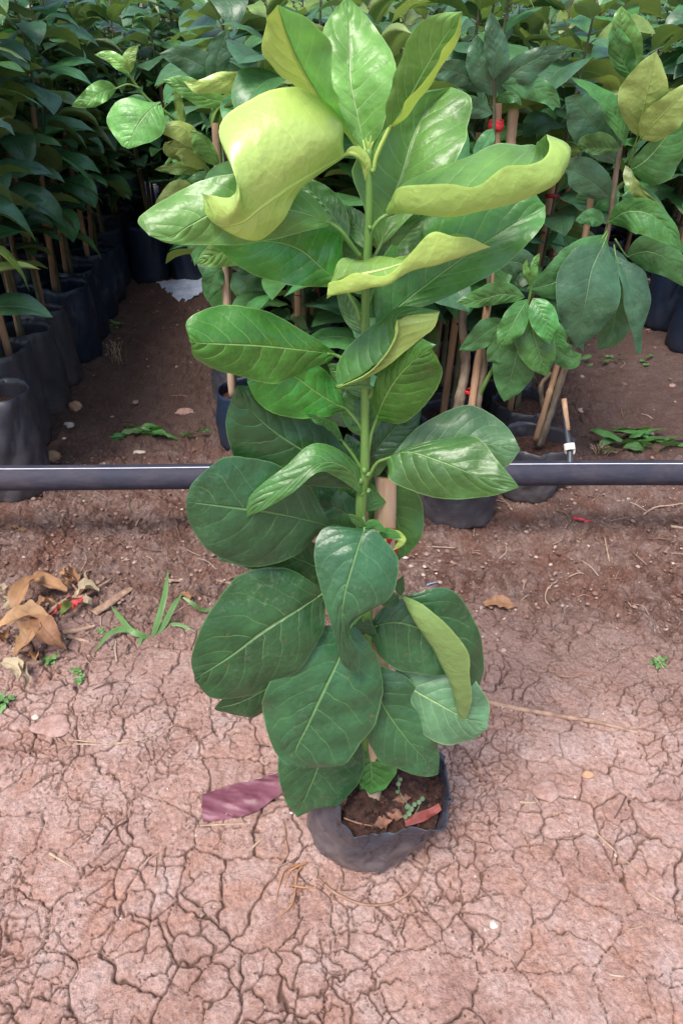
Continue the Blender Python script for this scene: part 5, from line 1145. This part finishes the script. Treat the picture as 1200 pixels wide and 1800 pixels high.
for i, pts in enumerate([[(540, 1516), (520, 1524), (508, 1535), (500, 1560)], [(532, 1522), (522, 1535), (520, 1560), (514, 1600)], [(526, 1518), (500, 1530), (490, 1560), (484, 1590)], [(512, 1556), (535, 1560), (556, 1560)], [(520, 1560), (512, 1590), (490, 1612)]]):
    if i == 0: rt = empty('root_tuft', GG(530, 1520), 'tuft of orange roots poking out under the left side of the front bag', 'roots')
    mb = MB(); tube(mb, [GG(x, y, .003 + .004 * (k_ == 1)) - np.array(rt.location) for k_, (x, y) in enumerate(pts)], [.0017, .0014, .0008], n=26, seg=6, knob=.4, seed=i); mb.build('root', M['root_orange'], rt)
for i, (x, y) in enumerate([(500, 1470), (496, 1440)]):
    twig('straw', [(x, y), (x + 6, y + 28), (x - 2, y + 44)], .0017, 'vine_brown', ['brown root strand just left of the front bag', 'brown root strand above the strand left of the front bag'][i], 'root', seed=70 + i)
# ribbons
def ribbon(pts, w, matn, label, seed, name='ribbon', cat='ribbon', lift=.004):
    p = np.array([GG(x, y, lift + z) for x, y, z in pts]); tg = np.gradient(p, axis=0); tg /= np.linalg.norm(tg, axis=1)[:, None]; sd_ = np.cross(tg, (0, 0, 1.0))
    tw = np.linspace(-.4, .8, len(p))[:, None]; a_ = sd_ * np.cos(tw) + np.array((0, 0, 1.0)) * np.sin(tw) * .6
    mb = MB(); blade(mb, p, p - a_ * w, p + a_ * w, nt=20, nu=3, wav=.003, rag=.2, seed=seed, dome=.2); return tag(mb.build(name, M[matn]), label, cat)
ribbon([(86, 1080, .01), (100, 1070, .02), (116, 1060, .02)], .007, 'plastic_red', 'red ribbon tail lying on the sticks of the leaf heap', 1)
ribbon([(128, 1068, .012), (134, 1058, .024), (146, 1050, .02)], .010, 'plastic_red', 'red ribbon knot at the end of the tan stick in the leaf heap', 2)
ribbon([(1002, 906, .004), (1020, 914, .006), (1040, 915, .004), (1064, 920, .0)], .006, 'plastic_red', 'red ribbon lying on soil below the pipe at right', 3)
ribbon([(36, 934, .004), (50, 930, .006), (62, 932, .002)], .006, 'plastic_red_faded', 'dull red scrap on the soil near the left edge', 4)
twig('string', [(744, 1032), (756, 1026, .004), (776, 1022)], .0013, 'string_blue', 'bit of blue string on soil right of the sapling', 'string', seed=40)
# stones
def stone(x, y, r, matn, label, seed, sq=(1, .8, .6)):
    v, f = rock_shape(seed, 2); p = GG(x, y); mb = MB(); mb.add(v * r * np.array(sq) + np.array((0, 0, r * sq[2] * .55)), f); o = mb.build('stone', M[matn]); o.location = p; return tag(o, label, 'stone')
stone(96, 808, .028, 'stone_tan', 'orange brown stone just behind the pipe beside the left bags', 401, (1.1, .7, .6))
stone(134, 722, .020, 'stone_tan', 'pale tan stone leaning on a left bag, farthest of the tan stones', 402, (.8, .8, 1.1))
stone(122, 752, .019, 'stone_pale', 'grey tan stone between the two tan stones at the left bags', 403)
stone(326, 728, .026, 'clay', 'flat brown stone in the middle of the left path', 404, (1.5, .8, .4))
stone(868, 920, .0055, 'stone_pale', 'small white pebble in front of the bag right of the sapling', 405)
stone(1032, 1364, .009, 'stone_tan', 'round ochre pebble on the cracked ground at right', 406)
stone(866, 1626, .006, 'stone_pale', 'pale pebble on the cracked ground at lower right', 407)
stone(168, 952, .006, 'stone_pale', 'white pebble on the dark soil above the leaf heap', 408)
stone(228, 963, .006, 'stone_pale', 'white pebble above the bark piece', 409)
stone(64, 1262, .006, 'stone_pale', 'bluish white pebble on the crust at the left', 410)
stone(840, 898, .005, 'stone_pale', 'white grain of stone under the pipe right of the sapling', 411)
stone(888, 1090, .006, 'stone_pale', 'small ring shaped pale pebble below the rusty leaf', 412)
stone(245, 797, .012, 'stone_pale', 'whitish lump of soil behind the pipe left of the sapling', 413, (1.4, .8, .4))
stone(112, 775, .012, 'stone_pale', 'grey pebble behind the pipe near the left bags', 414)
stone(92, 1278, .034, 'clay', 'flat reddish slab of clay at the lower left', 415, (1.2, .9, .16))
stone(958, 1392, .026, 'clay', 'pinkish rounded clod on the cracked ground right of the front bag', 416, (.9, .7, .25))
stone(708, 982, .010, 'stone_pale', 'pale chip of stone just right of the sapling leaves', 417, (1.2, .7, .5))
# grass clump
gc = empty('grass_clump', GG(266, 1124), 'clump of fresh green grass blades sprouting left of the sapling', 'grass clump')
gl = np.array(gc.location)
def gblade(root, o0, pts, w, matn='grass_green', seed=0):
    p = np.array([GG(x, y, z) - o0 for x, y, z in pts]); k = len(p); q = cr(p, 9); tg = np.gradient(q, axis=0); tg /= np.linalg.norm(tg, axis=1)[:, None]
    view = (q + o0) - np.array((0, 0, 1.0)); sd_ = np.cross(tg, view); sd_ /= np.linalg.norm(sd_, axis=1)[:, None]
    pr = np.interp(np.linspace(0, 1, 9), [0, .3, .75, 1], [.45, 1, .8, .02])[:, None] * w
    mb = MB(); blade(mb, q, q - sd_ * pr, q + sd_ * pr, nt=22, nu=2, wav=.0004, rag=.02, dome=.2, seed=seed); mb.build('blade', M[matn], root)
for i, (pts, w) in enumerate([([(268, 1122, 0), (278, 1090, .03), (290, 1045, .06), (296, 1000, .10)], .0065), ([(270, 1122, 0), (290, 1095, .02), (305, 1065, .045), (322, 1042, .05)], .006),
    ([(264, 1120, 0), (245, 1112, .012), (225, 1106, .015), (196, 1098, .01)], .0022), ([(262, 1122, 0), (230, 1108, .014), (195, 1112, .02), (165, 1148, .002)], .0055),
    ([(264, 1120, 0), (235, 1112, .014), (215, 1090, .02), (195, 1064, .02)], .006), ([(322, 1050, .05), (340, 1062, .04), (356, 1072, .02), (376, 1072, .01)], .0042), ([(268, 1122, 0), (252, 1120, .01), (246, 1128, .008), (246, 1136, .002)], .004),
    ([(290, 1100, .01), (315, 1098, .012), (345, 1112, .002)], .004)]):
    gblade(gc, gl, pts, w, seed=i)
# small weeds
def weedlet(x, y, size, nl, label, seed, matn='weed_green', hgt=.4):
    p0 = GG(x, y); root = empty('weed', p0, label, 'weed'); rs = np.random.RandomState(seed); az = rs.rand() * 6
    for i in range(nl):
        az += 2.4; mb = MB(); b0 = np.array((rs.uniform(-.2, .2) * size, rs.uniform(-.2, .2) * size, size * hgt * i / nl + .001))
        leaf3(mb, b0, az, rs.uniform(.1, .6), size * rs.uniform(.6, 1), size * rs.uniform(.16, .26), rs.uniform(.3, 1), rs, 0, nt=8, nu=2); mb.build('leaf', M[matn], root)
    mb = MB(); tube(mb, [np.array((0, 0, 0)), np.array((0, 0, size * hgt + .002))], size * .05, n=4, seg=6); mb.build('stem', M[matn], root)
weedlet(1155, 1168, .022, 7, 'tiny star shaped green seedling alone on the ground at right', 1)
weedlet(90, 1164, .022, 7, 'small green weed just below the leaf heap', 2)
weedlet(136, 1182, .016, 9, 'faint low green weed right of the cream leaves', 3)
weedlet(180, 1112, .014, 6, 'small weed beside the two wood chips', 4)
weedlet(10, 1235, .024, 9, 'pale green weed sprig at the left photo edge', 5)
weedlet(140, 1198, .014, 8, 'tiny weed patch just below the faint low weed', 6)
weedlet(205, 575, .045, 6, 'green shoot beside a dark bag on the left path', 7)
# cut green leaves
def cutpile(x0, y0, n, spread, label, seed, L=.05):
    root = empty('wilted_weeds', GG(x0, y0), label, 'cut weeds'); rs = np.random.RandomState(seed)
    for i in range(n):
        a = rs.uniform(-.5, .6) + (math.pi if rs.rand() < .5 else 0); mb = MB(); b0 = np.array((rs.uniform(-1, 1) * spread[0], rs.uniform(-1, 1) * spread[1], .006 + .02 * rs.rand()))
        leaf3(mb, b0, a, rs.uniform(-.1, .5), L * rs.uniform(.6, 1.3), L * rs.uniform(.10, .18), rs.uniform(.2, 1.2), rs, 0, nt=10, nu=2, roll=rs.uniform(-1, 1)); mb.build('leaf', M['grass_green'] if i % 3 else M['leaf_mid'], root)
cutpile(256, 768, 18, (.065, .026), 'wilted green weeds dropped on the left path behind the pipe', 1, L=.078)
cutpile(345, 770, 5, (.03, .012), 'small dark wilted weed right of the larger wilted weeds', 2)
cutpile(1128, 782, 30, (.11, .05), 'large pile of wilted green weeds behind the pipe at right', 3, L=.095)
cutpile(1085, 640, 10, (.11, .05), 'faint wilted weeds farther up the bare right path', 4, L=.05)
mb = MB(); rs = np.random.RandomState(8)
for i in range(26):
    a = rs.uniform(1.1, 2.2); b0 = np.array((rs.uniform(-.018, .018), rs.uniform(-.01, .01), 0)); tube(mb, [b0, b0 + np.array((math.cos(a) * .02, rs.uniform(-.02, .02), .02)), b0 + np.array((math.cos(a) * .05, rs.uniform(-.03, .03), .028))], [.0012, .0006], n=6, seg=5)
o = tag(mb.build('dead_grass', M['straw']), 'dead straw coloured grass tuft behind the pipe beside the wilted weeds', 'grass tuft'); o.location = GG(1052, 800)
mb = MB()
for i in range(16):
    a = rs.uniform(1.0, 2.4); b0 = np.array((rs.uniform(-.02, .02), rs.uniform(-.02, .02), 0)); tube(mb, [b0, b0 + np.array((math.cos(a) * .03, rs.uniform(-.03, .03), .05)), b0 + np.array((math.cos(a) * .07, rs.uniform(-.04, .04), .09))], [.0014, .0006], n=6, seg=5)
o = tag(mb.build('dead_grass', M['straw']), 'dead grey grass tuft beside the dark bags on the left path', 'grass tuft'); o.location = GG(208, 640)
